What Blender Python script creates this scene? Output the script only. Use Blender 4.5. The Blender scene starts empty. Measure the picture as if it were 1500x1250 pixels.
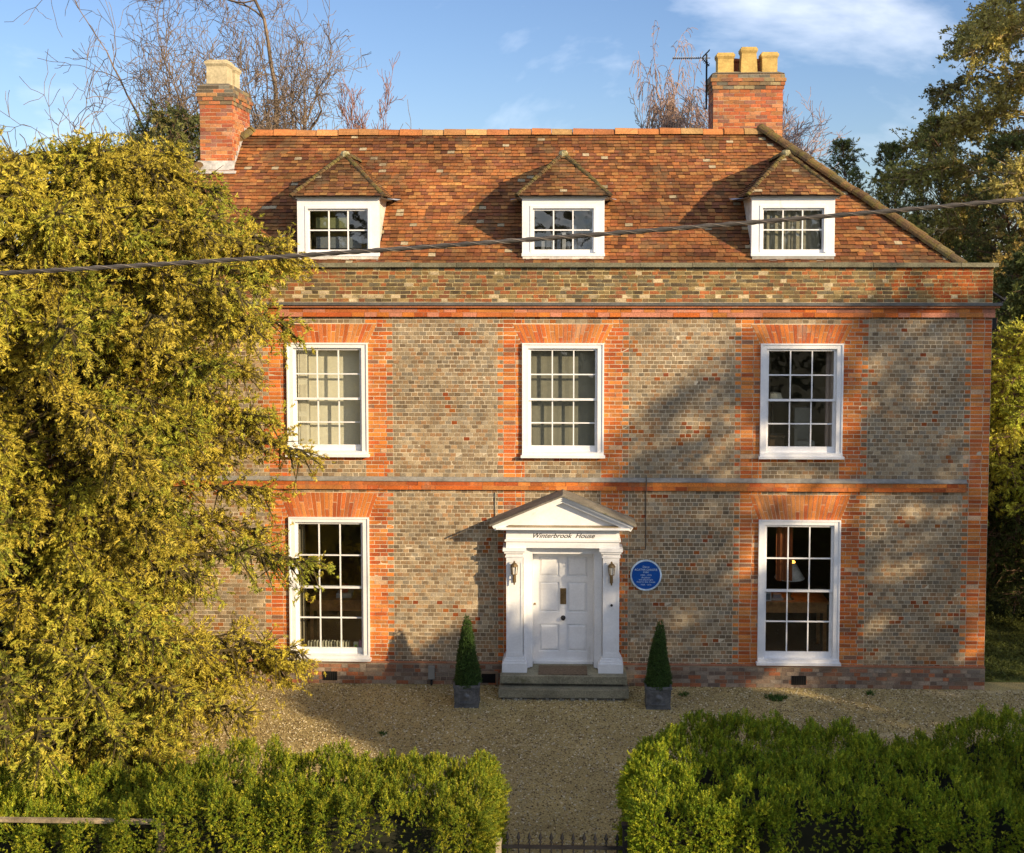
import bpy, math, random
import numpy as np
from mathutils import Vector, Matrix
C = bpy.context.scene
col = C.collection
rng = np.random.default_rng(7)
random.seed(7)

# ------------------------------------------------------------------ camera, sky, sun, exposure
cam = bpy.data.cameras.new('camera'); camo = bpy.data.objects.new('camera', cam); col.objects.link(camo)
camo.location = (0, -21.25, 7.8)
camo.rotation_euler = (math.radians(90 - 3.35), 0, math.radians(1.6))
cam.sensor_width = 36; cam.sensor_fit = 'HORIZONTAL'; cam.lens = 36 * 1700 / 1500
cam.shift_x = -0.018289; cam.shift_y = -0.090327
cam.clip_start = 0.1; cam.clip_end = 3000
C.camera = camo
SUNV = Vector((-1.4, 1.0, -0.62)).normalized()        # the way the light travels
sel = math.asin(-SUNV.z)
saz = math.atan2(-SUNV.x, -SUNV.y)                    # compass angle of the sun from +Y towards +X
C.view_settings.view_transform = 'Standard'; C.view_settings.look = 'None'
C.view_settings.gamma = 1; C.view_settings.exposure = 1.08
W = bpy.data.worlds.new('World'); C.world = W; W.use_nodes = True
nt = W.node_tree; nt.nodes.clear()
def N(nt, t, **kw):
    n = nt.nodes.new(t)
    for k, v in kw.items(): setattr(n, k, v)
    return n
def L(nt, a, b): nt.links.new(a, b)
out = N(nt, 'ShaderNodeOutputWorld'); bg = N(nt, 'ShaderNodeBackground'); L(nt, bg.outputs[0], out.inputs[0])
sky = N(nt, 'ShaderNodeTexSky'); sky.sky_type = 'NISHITA'; sky.sun_disc = False
sky.sun_elevation = sel; sky.sun_rotation = saz; sky.air_density = 1.0; sky.dust_density = 0.6; sky.ozone_density = 2.0
tc = N(nt, 'ShaderNodeTexCoord'); mp = N(nt, 'ShaderNodeMapping'); mp.inputs['Scale'].default_value = (1.0, 1.0, 2.2)
mp.inputs['Location'].default_value = (0.35, 0.0, 0.62)
L(nt, tc.outputs['Generated'], mp.inputs[0])
nz = N(nt, 'ShaderNodeTexNoise'); nz.inputs['Scale'].default_value = 2.6; nz.inputs['Detail'].default_value = 7; nz.inputs['Roughness'].default_value = 0.55
nz.inputs['Distortion'].default_value = 0.3
L(nt, mp.outputs[0], nz.inputs[0])
cr = N(nt, 'ShaderNodeValToRGB'); cr.color_ramp.elements[0].position = 0.56; cr.color_ramp.elements[1].position = 0.86
cr.color_ramp.elements[0].color = (0, 0, 0, 1); cr.color_ramp.elements[1].color = (1, 1, 1, 1)
L(nt, nz.outputs['Fac'], cr.inputs[0])
sx = N(nt, 'ShaderNodeSeparateXYZ'); L(nt, tc.outputs['Generated'], sx.inputs[0])
my = N(nt, 'ShaderNodeMapRange'); my.inputs['From Min'].default_value = 0.25; my.inputs['From Max'].default_value = -0.45; my.inputs['To Min'].default_value = 0.0; my.inputs['To Max'].default_value = 0.17  # thickens bright cloud behind the camera, added to fill the shade
L(nt, sx.outputs['Y'], my.inputs['Value'])
ad = N(nt, 'ShaderNodeMath', operation='ADD'); L(nt, nz.outputs['Fac'], ad.inputs[0]); L(nt, my.outputs[0], ad.inputs[1]); L(nt, ad.outputs[0], cr.inputs[0])
mx = N(nt, 'ShaderNodeMix', data_type='RGBA'); L(nt, cr.outputs[0], mx.inputs['Factor'])
tn = N(nt, 'ShaderNodeMix', data_type='RGBA', blend_type='MULTIPLY'); tn.inputs['Factor'].default_value = 1; tn.inputs['B'].default_value = (0.41, 0.44, 0.53, 1)
L(nt, sky.outputs[0], tn.inputs['A']); L(nt, tn.outputs['Result'], mx.inputs['A']); mx.inputs['B'].default_value = (5.6, 5.7, 6.0, 1)
L(nt, mx.outputs['Result'], bg.inputs[0]); bg.inputs[1].default_value = 0.145
SKY_STRENGTH = bg.inputs[1]
sl = bpy.data.lights.new('sun', 'SUN'); so = bpy.data.objects.new('sun', sl); col.objects.link(so)
sl.energy = 3.7; sl.angle = math.radians(0.6); sl.color = (1.0, 0.78, 0.50)
so.rotation_euler = SUNV.to_track_quat('-Z', 'Y').to_euler(); so.location = (20, -20, 20)

# ------------------------------------------------------------------ helpers
def tag(o, label=None, cat=None, group=None, kind=None):
    if label: o['label'] = label
    if cat: o['category'] = cat
    if group: o['group'] = group
    if kind: o['kind'] = kind
    return o
def empty(name, loc, label, cat, group=None):
    o = bpy.data.objects.new(name, None); col.objects.link(o); o.location = loc; o.empty_display_size = 0.2
    return tag(o, label, cat, group)
def wloc(p):
    v = Vector((0, 0, 0))
    while p is not None: v += Vector(p.location); p = p.parent
    return v
def copy_tree(o, parent=None):
    c = o.copy(); col.objects.link(c); c.parent = parent
    for ch in [x for x in o.children]: copy_tree(ch, c)
    return c
BOXF = np.array([[0, 1, 3, 2], [4, 6, 7, 5], [0, 4, 5, 1], [2, 3, 7, 6], [0, 2, 6, 4], [1, 5, 7, 3]])  # index = 4x+2y+z bits
SGN = np.array([[(-1, 1)[i >> 2 & 1], (-1, 1)[i >> 1 & 1], (-1, 1)[i & 1]] for i in range(8)], float)
class MB:
    """collects quads / triangles with a colour and a material slot each; build() links ONE mesh"""
    def __init__(s): s.v = []; s.f = []; s.c = []; s.m = []; s.n = 0
    def add(s, v, f, c=(1, 1, 1), m=0):
        v = np.asarray(v, float).reshape(-1, 3); f = np.asarray(f, int)
        if f.ndim == 1: f = f[None]
        s.v.append(v); s.f.append(f + s.n); s.n += len(v)
        c = np.asarray(c, float)
        s.c.append(np.tile(c, (len(f), 1)) if c.ndim == 1 else c); s.m.append(np.full(len(f), m, np.int32))
        return s
    def box(s, x0, x1, y0, y1, z0, z1, c=(1, 1, 1), m=0, jit=0.0):
        v = np.array([[(x0, x1)[i >> 2 & 1], (y0, y1)[i >> 1 & 1], (z0, z1)[i & 1]] for i in range(8)], float)
        if jit: v += rng.uniform(-jit, jit, v.shape)
        return s.add(v, BOXF, c, m)
    def boxes(s, cen, half, cols, m=0, jit=0.0, frame=None):
        cen = np.asarray(cen, float); half = np.asarray(half, float); n = len(cen)
        if n == 0: return s
        v = SGN[None] * half[:, None, :]
        if jit: v = v + rng.uniform(-jit, jit, v.shape)
        if frame is not None: v = v @ np.asarray(frame)
        v = (v + cen[:, None, :]).reshape(-1, 3)
        f = (BOXF[None] + 8 * np.arange(n)[:, None, None]).reshape(-1, 4)
        return s.add(v, f, np.repeat(np.asarray(cols, float), 6, axis=0), m)
    def quad(s, a, b, c, d, col_=(1, 1, 1), m=0): return s.add([a, b, c, d], [0, 1, 2, 3], col_, m)
    def prism(s, poly, y0, y1, c=(1, 1, 1), m=0):
        """polygon in X,Z extruded along Y (convex)"""
        n = len(poly)
        v = [(x, y0, z) for x, z in poly] + [(x, y1, z) for x, z in poly]
        s.ngon(v, [list(range(n)), list(range(2 * n - 1, n - 1, -1))], c, m)
        s.ngon(v, [[i, i + n, (i + 1) % n + n, (i + 1) % n] for i in range(n)], c, m)
        return s
    def ngon(s, v, faces, c=(1, 1, 1), m=0):
        for f in faces:
            if len(f) in (3, 4): s.add([v[i] for i in f], list(range(len(f))), c, m)
            else:
                for k in range(1, len(f) - 1): s.add([v[f[0]], v[f[k]], v[f[k + 1]]], [0, 1, 2], c, m)
        return s
    def tube(s, p0, p1, r0, r1=None, n=10, c=(1, 1, 1), m=0, caps=True):
        r1 = r0 if r1 is None else r1
        p0 = Vector(p0); p1 = Vector(p1); q = (p1 - p0).to_track_quat('Z', 'Y')
        v = []
        for p, r in ((p0, r0), (p1, r1)):
            for k in range(n):
                a = 2 * math.pi * k / n; v.append(tuple(p + q @ Vector((r * math.cos(a), r * math.sin(a), 0))))
        s.add(v, [[k, (k + 1) % n, (k + 1) % n + n, k + n] for k in range(n)], c, m)
        if caps: s.ngon(v, [list(range(n))[::-1], list(range(n, 2 * n))], c, m)
        return s
    def lathe(s, x, y, prof, n=20, c=(1, 1, 1), m=0):
        v = [(x + r * math.cos(2 * math.pi * k / n), y + r * math.sin(2 * math.pi * k / n), z) for r, z in prof for k in range(n)]
        s.add(v, [[j * n + k, j * n + (k + 1) % n, (j + 1) * n + (k + 1) % n, (j + 1) * n + k] for j in range(len(prof) - 1) for k in range(n)], c, m)
        return s
    def build(s, name, mats, parent=None, smooth=False):
        mats = mats if isinstance(mats, (list, tuple)) else [mats]
        V = np.concatenate(s.v).astype(np.float32)
        me = bpy.data.meshes.new(name)
        off = wloc(parent)
        V = V - np.array(off, np.float32)
        loops = np.concatenate([f.ravel() for f in s.f]).astype(np.int32)
        sizes = np.concatenate([np.full(len(f), f.shape[1], np.int32) for f in s.f])
        starts = np.concatenate([[0], np.cumsum(sizes)[:-1]]).astype(np.int32)
        me.vertices.add(len(V)); me.vertices.foreach_set('co', V.ravel())
        me.loops.add(len(loops)); me.loops.foreach_set('vertex_index', loops)
        me.polygons.add(len(sizes)); me.polygons.foreach_set('loop_start', starts); me.polygons.foreach_set('loop_total', sizes)
        me.polygons.foreach_set('material_index', np.concatenate(s.m))
        me.polygons.foreach_set('use_smooth', np.full(len(sizes), bool(smooth)))
        me.update(calc_edges=True); me.validate()
        a = me.attributes.new('col', 'FLOAT_COLOR', 'FACE')
        cc = np.concatenate(s.c); cc = np.concatenate([cc, np.ones((len(cc), 1))], 1).astype(np.float32)
        if len(me.polygons) == len(cc): a.data.foreach_set('color', cc.ravel())
        for m_ in mats: me.materials.append(m_)
        o = bpy.data.objects.new(name, me); col.objects.link(o)
        if parent is not None: o.parent = parent
        return o

# ------------------------------------------------------------------ materials
MATS = {}
def mat(name, base=None, attr=True, rough=0.85, n1=(6, 0.5, 1.25), n2=(60, 0.8, 1.15), bump=0.3, bscale=120, spec=0.3, metal=0, lichen=None, stain=None):
    """face colour ('col' attribute) or base, broken up by two noises; optional lichen (scale, threshold, colour)"""
    if name in MATS: return MATS[name]
    m = bpy.data.materials.new(name); m.use_nodes = True; t = m.node_tree; t.nodes.clear()
    o = N(t, 'ShaderNodeOutputMaterial'); p = N(t, 'ShaderNodeBsdfPrincipled'); L(t, p.outputs[0], o.inputs[0])
    g = N(t, 'ShaderNodeTexCoord')
    if attr:
        a = N(t, 'ShaderNodeAttribute'); a.attribute_name = 'col'; c = a.outputs['Color']
    else:
        a = N(t, 'ShaderNodeRGB'); a.outputs[0].default_value = (*base, 1); c = a.outputs[0]
    def noise(scale, detail=5, rough_=0.6, stretch=None):
        z = N(t, 'ShaderNodeTexNoise'); z.inputs['Scale'].default_value = scale; z.inputs['Detail'].default_value = detail; z.inputs['Roughness'].default_value = rough_
        if stretch:
            q = N(t, 'ShaderNodeMapping'); q.inputs['Scale'].default_value = stretch; L(t, g.outputs['Object'], q.inputs[0]); L(t, q.outputs[0], z.inputs[0])
        else: L(t, g.outputs['Object'], z.inputs[0])
        return z.outputs['Fac']
    for sc, lo, hi in (n1, n2):
        z = noise(sc); r = N(t, 'ShaderNodeMapRange'); r.inputs['From Min'].default_value = 0.3; r.inputs['From Max'].default_value = 0.7
        r.inputs['To Min'].default_value = lo; r.inputs['To Max'].default_value = hi; L(t, z, r.inputs['Value'])
        k = N(t, 'ShaderNodeMix', data_type='RGBA', blend_type='MULTIPLY'); k.inputs['Factor'].default_value = 1
        L(t, c, k.inputs['A']); L(t, r.outputs[0], k.inputs['B']); c = k.outputs['Result']
    for ent in (lichen or []):
        sc, th, lc, amt = ent[:4]
        z = noise(sc, 6, 0.7, ent[4] if len(ent) > 4 else None); r = N(t, 'ShaderNodeMapRange'); r.inputs['From Min'].default_value = th; r.inputs['From Max'].default_value = th + 0.05
        r.inputs['To Max'].default_value = amt; L(t, z, r.inputs['Value'])
        k = N(t, 'ShaderNodeMix', data_type='RGBA'); L(t, r.outputs[0], k.inputs['Factor']); L(t, c, k.inputs['A']); k.inputs['B'].default_value = (*lc, 1); c = k.outputs['Result']
    L(t, c, p.inputs['Base Color']); p.inputs['Roughness'].default_value = rough; p.inputs['Specular IOR Level'].default_value = spec; p.inputs['Metallic'].default_value = metal
    if bump:
        z = noise(bscale, 4, 0.7); b = N(t, 'ShaderNodeBump'); b.inputs['Strength'].default_value = bump; b.inputs['Distance'].default_value = 0.01
        L(t, z, b.inputs['Height']); L(t, b.outputs[0], p.inputs['Normal'])
    MATS[name] = m; return m
def leafmat(name, trans=0.24, rough=0.6):
    m = bpy.data.materials.new(name); m.use_nodes = True; t = m.node_tree; t.nodes.clear()
    o = N(t, 'ShaderNodeOutputMaterial'); p = N(t, 'ShaderNodeBsdfPrincipled'); tr = N(t, 'ShaderNodeBsdfTranslucent'); mxs = N(t, 'ShaderNodeMixShader')
    a = N(t, 'ShaderNodeAttribute'); a.attribute_name = 'col'
    L(t, a.outputs['Color'], p.inputs['Base Color']); L(t, a.outputs['Color'], tr.inputs[0]); p.inputs['Roughness'].default_value = rough; p.inputs['Specular IOR Level'].default_value = 0.25
    mxs.inputs[0].default_value = trans; L(t, p.outputs[0], mxs.inputs[1]); L(t, tr.outputs[0], mxs.inputs[2]); L(t, mxs.outputs[0], o.inputs[0])
    return m
def glassmat(name, tint=(0.82, 0.85, 0.82), wav=0.02):
    m = bpy.data.materials.new(name); m.use_nodes = True; t = m.node_tree; t.nodes.clear()
    o = N(t, 'ShaderNodeOutputMaterial'); gl = N(t, 'ShaderNodeBsdfGlossy'); tr = N(t, 'ShaderNodeBsdfTransparent'); mxs = N(t, 'ShaderNodeMixShader')
    lw = N(t, 'ShaderNodeLayerWeight'); lw.inputs[0].default_value = 0.5; pw = N(t, 'ShaderNodeMath', operation='POWER'); pw.inputs[1].default_value = 5.0; L(t, lw.outputs['Facing'], pw.inputs[0])
    fr = N(t, 'ShaderNodeMath', operation='MULTIPLY_ADD'); fr.inputs[1].default_value = 0.88; fr.inputs[2].default_value = 0.11; L(t, pw.outputs[0], fr.inputs[0])
    gl.inputs['Roughness'].default_value = 0.02; tr.inputs[0].default_value = (*tint, 1)
    g = N(t, 'ShaderNodeTexCoord'); z = N(t, 'ShaderNodeTexNoise'); z.inputs['Scale'].default_value = 3.5; z.inputs['Detail'].default_value = 1; L(t, g.outputs['Object'], z.inputs[0])
    b = N(t, 'ShaderNodeBump'); b.inputs['Strength'].default_value = 0.6; b.inputs['Distance'].default_value = wav; L(t, z.outputs['Fac'], b.inputs['Height'])
    L(t, b.outputs[0], gl.inputs['Normal'])
    L(t, fr.outputs[0], mxs.inputs[0]); L(t, tr.outputs[0], mxs.inputs[1]); L(t, gl.outputs[0], mxs.inputs[2]); L(t, mxs.outputs[0], o.inputs[0])
    return m
M_brick = mat('weathered_brick', n1=(2.2, 0.82, 1.18), n2=(45, 0.65, 1.25), bump=0.6, bscale=90, lichen=[(5, 0.66, (0.36, 0.33, 0.25), 0.5), (2.2, 0.58, (0.13, 0.105, 0.07), 0.30, (1, 1, 0.22)), (1.3, 0.60, (0.46, 0.41, 0.31), 0.28), (0.7, 0.60, (0.16, 0.11, 0.07), 0.22)])
M_mortar = mat('lime_mortar', n1=(1.1, 0.6, 1.2), n2=(50, 0.75, 1.15), bump=0.5)
M_parap = mat('lichened_brick', n1=(2.5, 0.6, 1.25), n2=(45, 0.6, 1.2), bump=0.7, lichen=[(3.0, 0.52, (0.15, 0.115, 0.045), 0.7), (13, 0.66, (0.62, 0.58, 0.48), 0.9), (4, 0.62, (0.05, 0.045, 0.03), 0.6, (1, 1, 2))])
M_tile = mat('clay_tile', n1=(1.3, 0.5, 1.25), n2=(30, 0.6, 1.25), bump=0.6, bscale=80, lichen=[(1.6, 0.56, (0.12, 0.08, 0.04), 0.6), (4.5, 0.6, (0.17, 0.10, 0.05), 0.5), (7, 0.68, (0.55, 0.5, 0.42), 0.7), (2.2, 0.66, (0.05, 0.035, 0.025), 0.6)])
M_moss = mat('mossy_tile', n1=(5, 0.5, 1.2), n2=(40, 0.6, 1.3), bump=1.0, bscale=40, lichen=[(6, 0.5, (0.15, 0.12, 0.03), 0.7), (14, 0.68, (0.32, 0.28, 0.2), 0.5)])
M_white = mat('white_paint', base=(0.80, 0.80, 0.80), attr=False, rough=0.45, n1=(3, 0.9, 1.03), n2=(30, 0.93, 1.03), bump=0.1, spec=0.4, lichen=[(3.5, 0.62, (0.52, 0.50, 0.44), 0.35, (1, 1, 0.3)), (9, 0.70, (0.45, 0.42, 0.35), 0.4)])
M_dirtyw = mat('weathered_white_paint', base=(0.70, 0.68, 0.62), attr=False, rough=0.6, n1=(5, 0.6, 1.1), n2=(40, 0.8, 1.08), bump=0.2)
M_stone = mat('weathered_stone', n1=(3, 0.6, 1.2), n2=(40, 0.6, 1.25), bump=0.7, lichen=[(5, 0.6, (0.09, 0.09, 0.035), 0.6), (18, 0.68, (0.5, 0.5, 0.42), 0.6)])
M_lead = mat('lead_sheet', base=(0.30, 0.29, 0.26), attr=False, rough=0.55, n1=(3, 0.7, 1.2), n2=(20, 0.8, 1.15), bump=0.15, metal=0.2)
M_dlead = mat('dark_lead_strip', base=(0.10, 0.10, 0.095), attr=False, rough=0.6, n1=(3, 0.7, 1.3), n2=(20, 0.8, 1.15), bump=0.15)
M_iron = mat('black_iron', base=(0.012, 0.012, 0.014), attr=False, rough=0.5, bump=0.1)
M_brass = mat('aged_brass', base=(0.28, 0.19, 0.09), attr=False, rough=0.4, metal=0.7, bump=0.1)
M_bark = mat('tree_bark', n1=(3, 0.6, 1.3), n2=(25, 0.6, 1.3), bump=0.8, bscale=30)
M_wood = mat('interior_wood', base=(0.42, 0.20, 0.07), attr=False, rough=0.5, bump=0.1)
M_plain = mat('painted_surface', n1=(2, 0.9, 1.05), n2=(20, 0.93, 1.05), bump=0.05, rough=0.8)
M_leaf = leafmat('foliage')
M_glass = glassmat('window_glass')
M_twig = mat('twig_bark', n1=(3, 0.8, 1.2), n2=(15, 0.8, 1.2), bump=0)

# value noise in python (for colour clustering)
_G = rng.random((64, 64))
def vn(x, y):
    x = np.asarray(x, float); y = np.asarray(y, float)
    xi = np.floor(x).astype(int); yi = np.floor(y).astype(int); fx = x - xi; fy = y - yi
    fx = fx * fx * (3 - 2 * fx); fy = fy * fy * (3 - 2 * fy)
    g = lambda a, b: _G[a % 64, b % 64]
    return (g(xi, yi) * (1 - fx) + g(xi + 1, yi) * fx) * (1 - fy) + (g(xi, yi + 1) * (1 - fx) + g(xi + 1, yi + 1) * fx) * fy
_G3 = rng.random((32, 32, 32))
def vn3(p):
    p = np.asarray(p, float); i = np.floor(p).astype(int); f = p - i; f = f * f * (3 - 2 * f); r = 0
    for a in (0, 1):
        for b in (0, 1):
            for c in (0, 1):
                w = (f[:, 0] if a else 1 - f[:, 0]) * (f[:, 1] if b else 1 - f[:, 1]) * (f[:, 2] if c else 1 - f[:, 2])
                r = r + w * _G3[(i[:, 0] + a) % 32, (i[:, 1] + b) % 32, (i[:, 2] + c) % 32]
    return r

# ------------------------------------------------------------------ ground
def sheet(name, poly, z, m, kind='structure', **kw):
    b = MB(); b.ngon([(x, y, z) for x, y in poly], [list(range(len(poly)))]); o = b.build(name, m); tag(o, kind=kind, **kw); return o
M_soil = mat('soil_ground', base=(0.075, 0.075, 0.03), attr=False, n1=(0.5, 0.6, 1.3), n2=(8, 0.6, 1.3), bump=0.8, bscale=20)
M_gravel = mat('gravel_bed', base=(0.41, 0.32, 0.13), attr=False, n1=(0.7, 0.72, 1.15), n2=(45, 0.30, 1.6), bump=1.0, bscale=60, lichen=[(0.6, 0.58, (0.22, 0.165, 0.07), 0.5), (1.7, 0.62, (0.30, 0.23, 0.11), 0.5), (0.8, 0.6, (0.68, 0.55, 0.32), 0.4, (0.25, 1.5, 1))])
M_grass = mat('lawn_grass', base=(0.10, 0.115, 0.025), attr=False, n1=(1.0, 0.6, 1.3), n2=(40, 0.5, 1.4), bump=1.0, bscale=60)
M_road = mat('asphalt', base=(0.055, 0.053, 0.05), attr=False, n1=(1, 0.8, 1.1), n2=(90, 0.7, 1.3), bump=0.4)
sheet('ground', [(-300, -300), (300, -300), (300, 600), (-300, 600)], -0.03, M_soil)
sheet('gravel_forecourt', [(-13, -8.3), (12.5, -8.3), (12.5, 0.5), (-13, 0.5)], 0.0, M_gravel)
sheet('lawn', [(7.9, 0.35), (60, 0.35), (60, 40), (7.9, 40)], 0.004, M_grass)
sheet('pavement', [(-80, -11.2), (80, -11.2), (80, -9.2), (-80, -9.2)], -0.02, mat('paving', base=(0.2, 0.19, 0.17), attr=False))
sheet('road', [(-80, -18.5), (80, -18.5), (80, -11.2), (-80, -11.2)], -0.024, M_road)
def pebbles():
    n = 110000
    x = rng.uniform(-9.5, 9, n); y = rng.uniform(-8.0, -0.05, n)
    r = rng.uniform(0.007, 0.019, n) * (1 + 0.3 * (rng.random(n) > 0.97))
    oc = np.array([[1, 0, 0], [0, 1, 0], [-1, 0, 0], [0, -1, 0], [0, 0, 0.7], [0, 0, -0.7]], float)
    F = np.array([[0, 1, 4], [1, 2, 4], [2, 3, 4], [3, 0, 4]])
    a = rng.uniform(0, 6.28, n); ca, sa = np.cos(a), np.sin(a); st = rng.uniform(0.7, 1.5, n)
    P = oc[None] * r[:, None, None] * np.stack([st, np.ones(n), np.ones(n)], 1)[:, None, :]
    P = P * rng.uniform(0.75, 1.25, P.shape)
    Q = np.stack([P[..., 0] * ca[:, None] - P[..., 1] * sa[:, None] + x[:, None], P[..., 0] * sa[:, None] + P[..., 1] * ca[:, None] + y[:, None], P[..., 2] + 0.003], -1)
    base = np.array([[0.46, 0.37, 0.19], [0.22, 0.16, 0.07], [0.60, 0.53, 0.36], [0.14, 0.09, 0.04], [0.34, 0.26, 0.12]])
    c = base[rng.integers(0, 5, n)] * rng.uniform(0.6, 1.25, (n, 1))
    b = MB(); b.add(Q.reshape(-1, 3), (F[None] + 6 * np.arange(n)[:, None, None]).reshape(-1, 3), np.repeat(c, 4, 0))
    o = b.build('gravel', mat('pebble', n1=(5, 0.9, 1.1), n2=(60, 0.9, 1.1), bump=0)); tag(o, 'loose tan gravel spread over the forecourt', 'gravel', kind='stuff')
pebbles()

# ------------------------------------------------------------------ the house
H = empty('brick_house', (0, 0, 0), 'grey and red brick Georgian house with tiled roof, white sashes and three dormers', 'house')
BAYS = [-8.7, -4.35, 0.0, 4.355]
XL, XR = -10.15, 7.78
GREY = np.array([1.38, 1.25, 1.0]) * np.array([[0.23, 0.195, 0.15], [0.20, 0.17, 0.13], [0.16, 0.125, 0.09], [0.25, 0.18, 0.115], [0.27, 0.235, 0.185], [0.13, 0.105, 0.08], [0.23, 0.14, 0.08], [0.18, 0.17, 0.155]])
RED = np.array([1.05, 0.98, 0.68]) * np.array([[0.54, 0.165, 0.045], [0.50, 0.13, 0.035], [0.58, 0.20, 0.055], [0.42, 0.10, 0.035], [0.47, 0.15, 0.06], [0.55, 0.22, 0.08]])
OLD = np.array([[0.22, 0.10, 0.055], [0.16, 0.12, 0.07], [0.14, 0.13, 0.10], [0.28, 0.15, 0.06], [0.24, 0.19, 0.10], [0.10, 0.08, 0.055], [0.32, 0.12, 0.05]])
PLI = np.array([[0.30, 0.14, 0.08], [0.24, 0.17, 0.12], [0.34, 0.26, 0.19], [0.18, 0.13, 0.10], [0.36, 0.13, 0.06], [0.27, 0.22, 0.17]])
def pick(pal, n=1):
    c = pal[rng.integers(0, len(pal), n)] * rng.uniform(0.72, 1.2, (n, 1)); return c
GREY = GREY.mean(0) + 0.8 * (GREY - GREY.mean(0))
CH = 0.075
bricks_c, bricks_h, bricks_col, bricks_d = [], [], [], []
def lay(x0, x1, zc, kind, phase, y=0.0, out=None, ch=CH):
    """fill x0..x1 of one course with bricks of a kind"""
    if x1 - x0 < 0.03: return
    joint = 0.0115; x = x0
    mode = {'g': (0.113, 0.113), 'r': (0.225, 0.113), 'p': (0.225, 0.113), 'o': (0.113, 0.19)}[kind]
    seq = [mode[(i + phase) % 2] for i in range(400)]
    if kind == 'g' and phase % 2: seq[0] = 0.056
    widths = []; tot = 0
    for w in seq:
        w2 = w * random.uniform(0.94, 1.07)
        if tot + w2 > (x1 - x0) - 0.04: break
        widths.append(w2); tot += w2
    widths.append((x1 - x0) - tot)
    pal = {'g': GREY, 'r': RED, 'p': PLI, 'o': OLD}[kind]
    for w in widths:
        if w < 0.025: x += w; continue
        c = pal[random.randrange(len(pal))] * random.uniform(0.72, 1.2)
        q = float(vn(x * 0.9 + 11, zc * 1.1)); q2 = float(vn(x * 2.3 + 3, zc * 2.6 + 9))
        if kind == 'g':
            c = c * (0.8 + 0.4 * q)
            if q2 > 0.7 and random.random() < 0.2: c = RED[random.randrange(len(RED))] * 0.5
            
        if kind == 'r':
            c = c * (0.82 + 0.35 * q)
            if random.random() < 0.045: c = np.array([0.24, 0.12, 0.07])
            if random.random() < 0.015: c = np.array([0.6, 0.38, 0.22])
        dy = random.uniform(-0.002, 0.003)
        bricks_c.append((x + w / 2, y + 0.02 + dy, zc)); bricks_h.append((max(0.008, w / 2 - joint / 2), 0.02, ch / 2 - joint / 2)); bricks_col.append(c)
        x += w
def subtract(ints, a, b):
    r = []
    for s_, e_, k in ints:
        if e_ <= a or s_ >= b: r.append((s_, e_, k)); continue
        if s_ < a: r.append((s_, a, k))
        if e_ > b: r.append((b, e_, k))
    return r
HOLES = [(c - 0.73, c + 0.73, 4.30, 6.37) for c in BAYS] + [(c - 0.73, c + 0.73, 0.46, 3.12) for c in BAYS if c != 0] + [(-0.66, 0.66, -0.1, 2.66)]
ARCH = [(c, 6.37, 6.74) for c in BAYS] + [(c, 3.12, 3.60) for c in BAYS if c != 0]
nrow = int(7.14 / CH) + 1
for k in range(nrow):
    zc = (k + 0.5) * CH; z = zc
    if z > 7.1: break
    if z < 0.40: ints = [(XL, XR, 'p')]
    else:
        tooth = (0.0, 0.11)[(k // 1) % 2]
        ints = [(XL, XR, 'g')]
        def put(a, b, kk):
            global ints
            ints = subtract(ints, a, b) + [(a, b, kk)]
        for c in BAYS:
            upper = z > 3.8
            put(c - 1.10 - tooth, c - 0.70, 'r'); put(c + 0.70, c + 1.10 + tooth, 'r')
            if upper and (6.37 < z < 6.76): put(c - 1.10 - tooth, c + 1.10 + tooth, 'r')
            if not upper and c != 0 and (3.12 < z < 3.62): put(c - 1.10 - tooth, c + 1.10 + tooth, 'r')
            if upper and 4.2 < z < 4.31: put(c - 1.10, c + 1.10, 'r')
            if not upper and z < 0.55: put(c - 1.10, c + 1.10, 'r')
        put(XR - 0.36 - tooth, XR, 'r'); put(XL, XL + 0.36 + tooth, 'r')
    for (a, b, z0, z1) in HOLES:
        if z0 - 0.02 < z < z1 + 0.01: ints = subtract(ints, a - 0.005, b + 0.005)
    for (c, z0, z1) in ARCH:
        if z0 < z < z1 - 0.01:
            t = (z - z0) / (z1 - z0); w = 0.75 + 0.18 * t; ints = subtract(ints, c - w, c + w)
    y = -0.05 if z < 0.40 else 0.0
    for a, b, kk in ints: lay(a, b, zc, kk, k, y)
fw = MB()
fw.boxes(bricks_c, bricks_h, bricks_col, 0, jit=0.0022)
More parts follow.
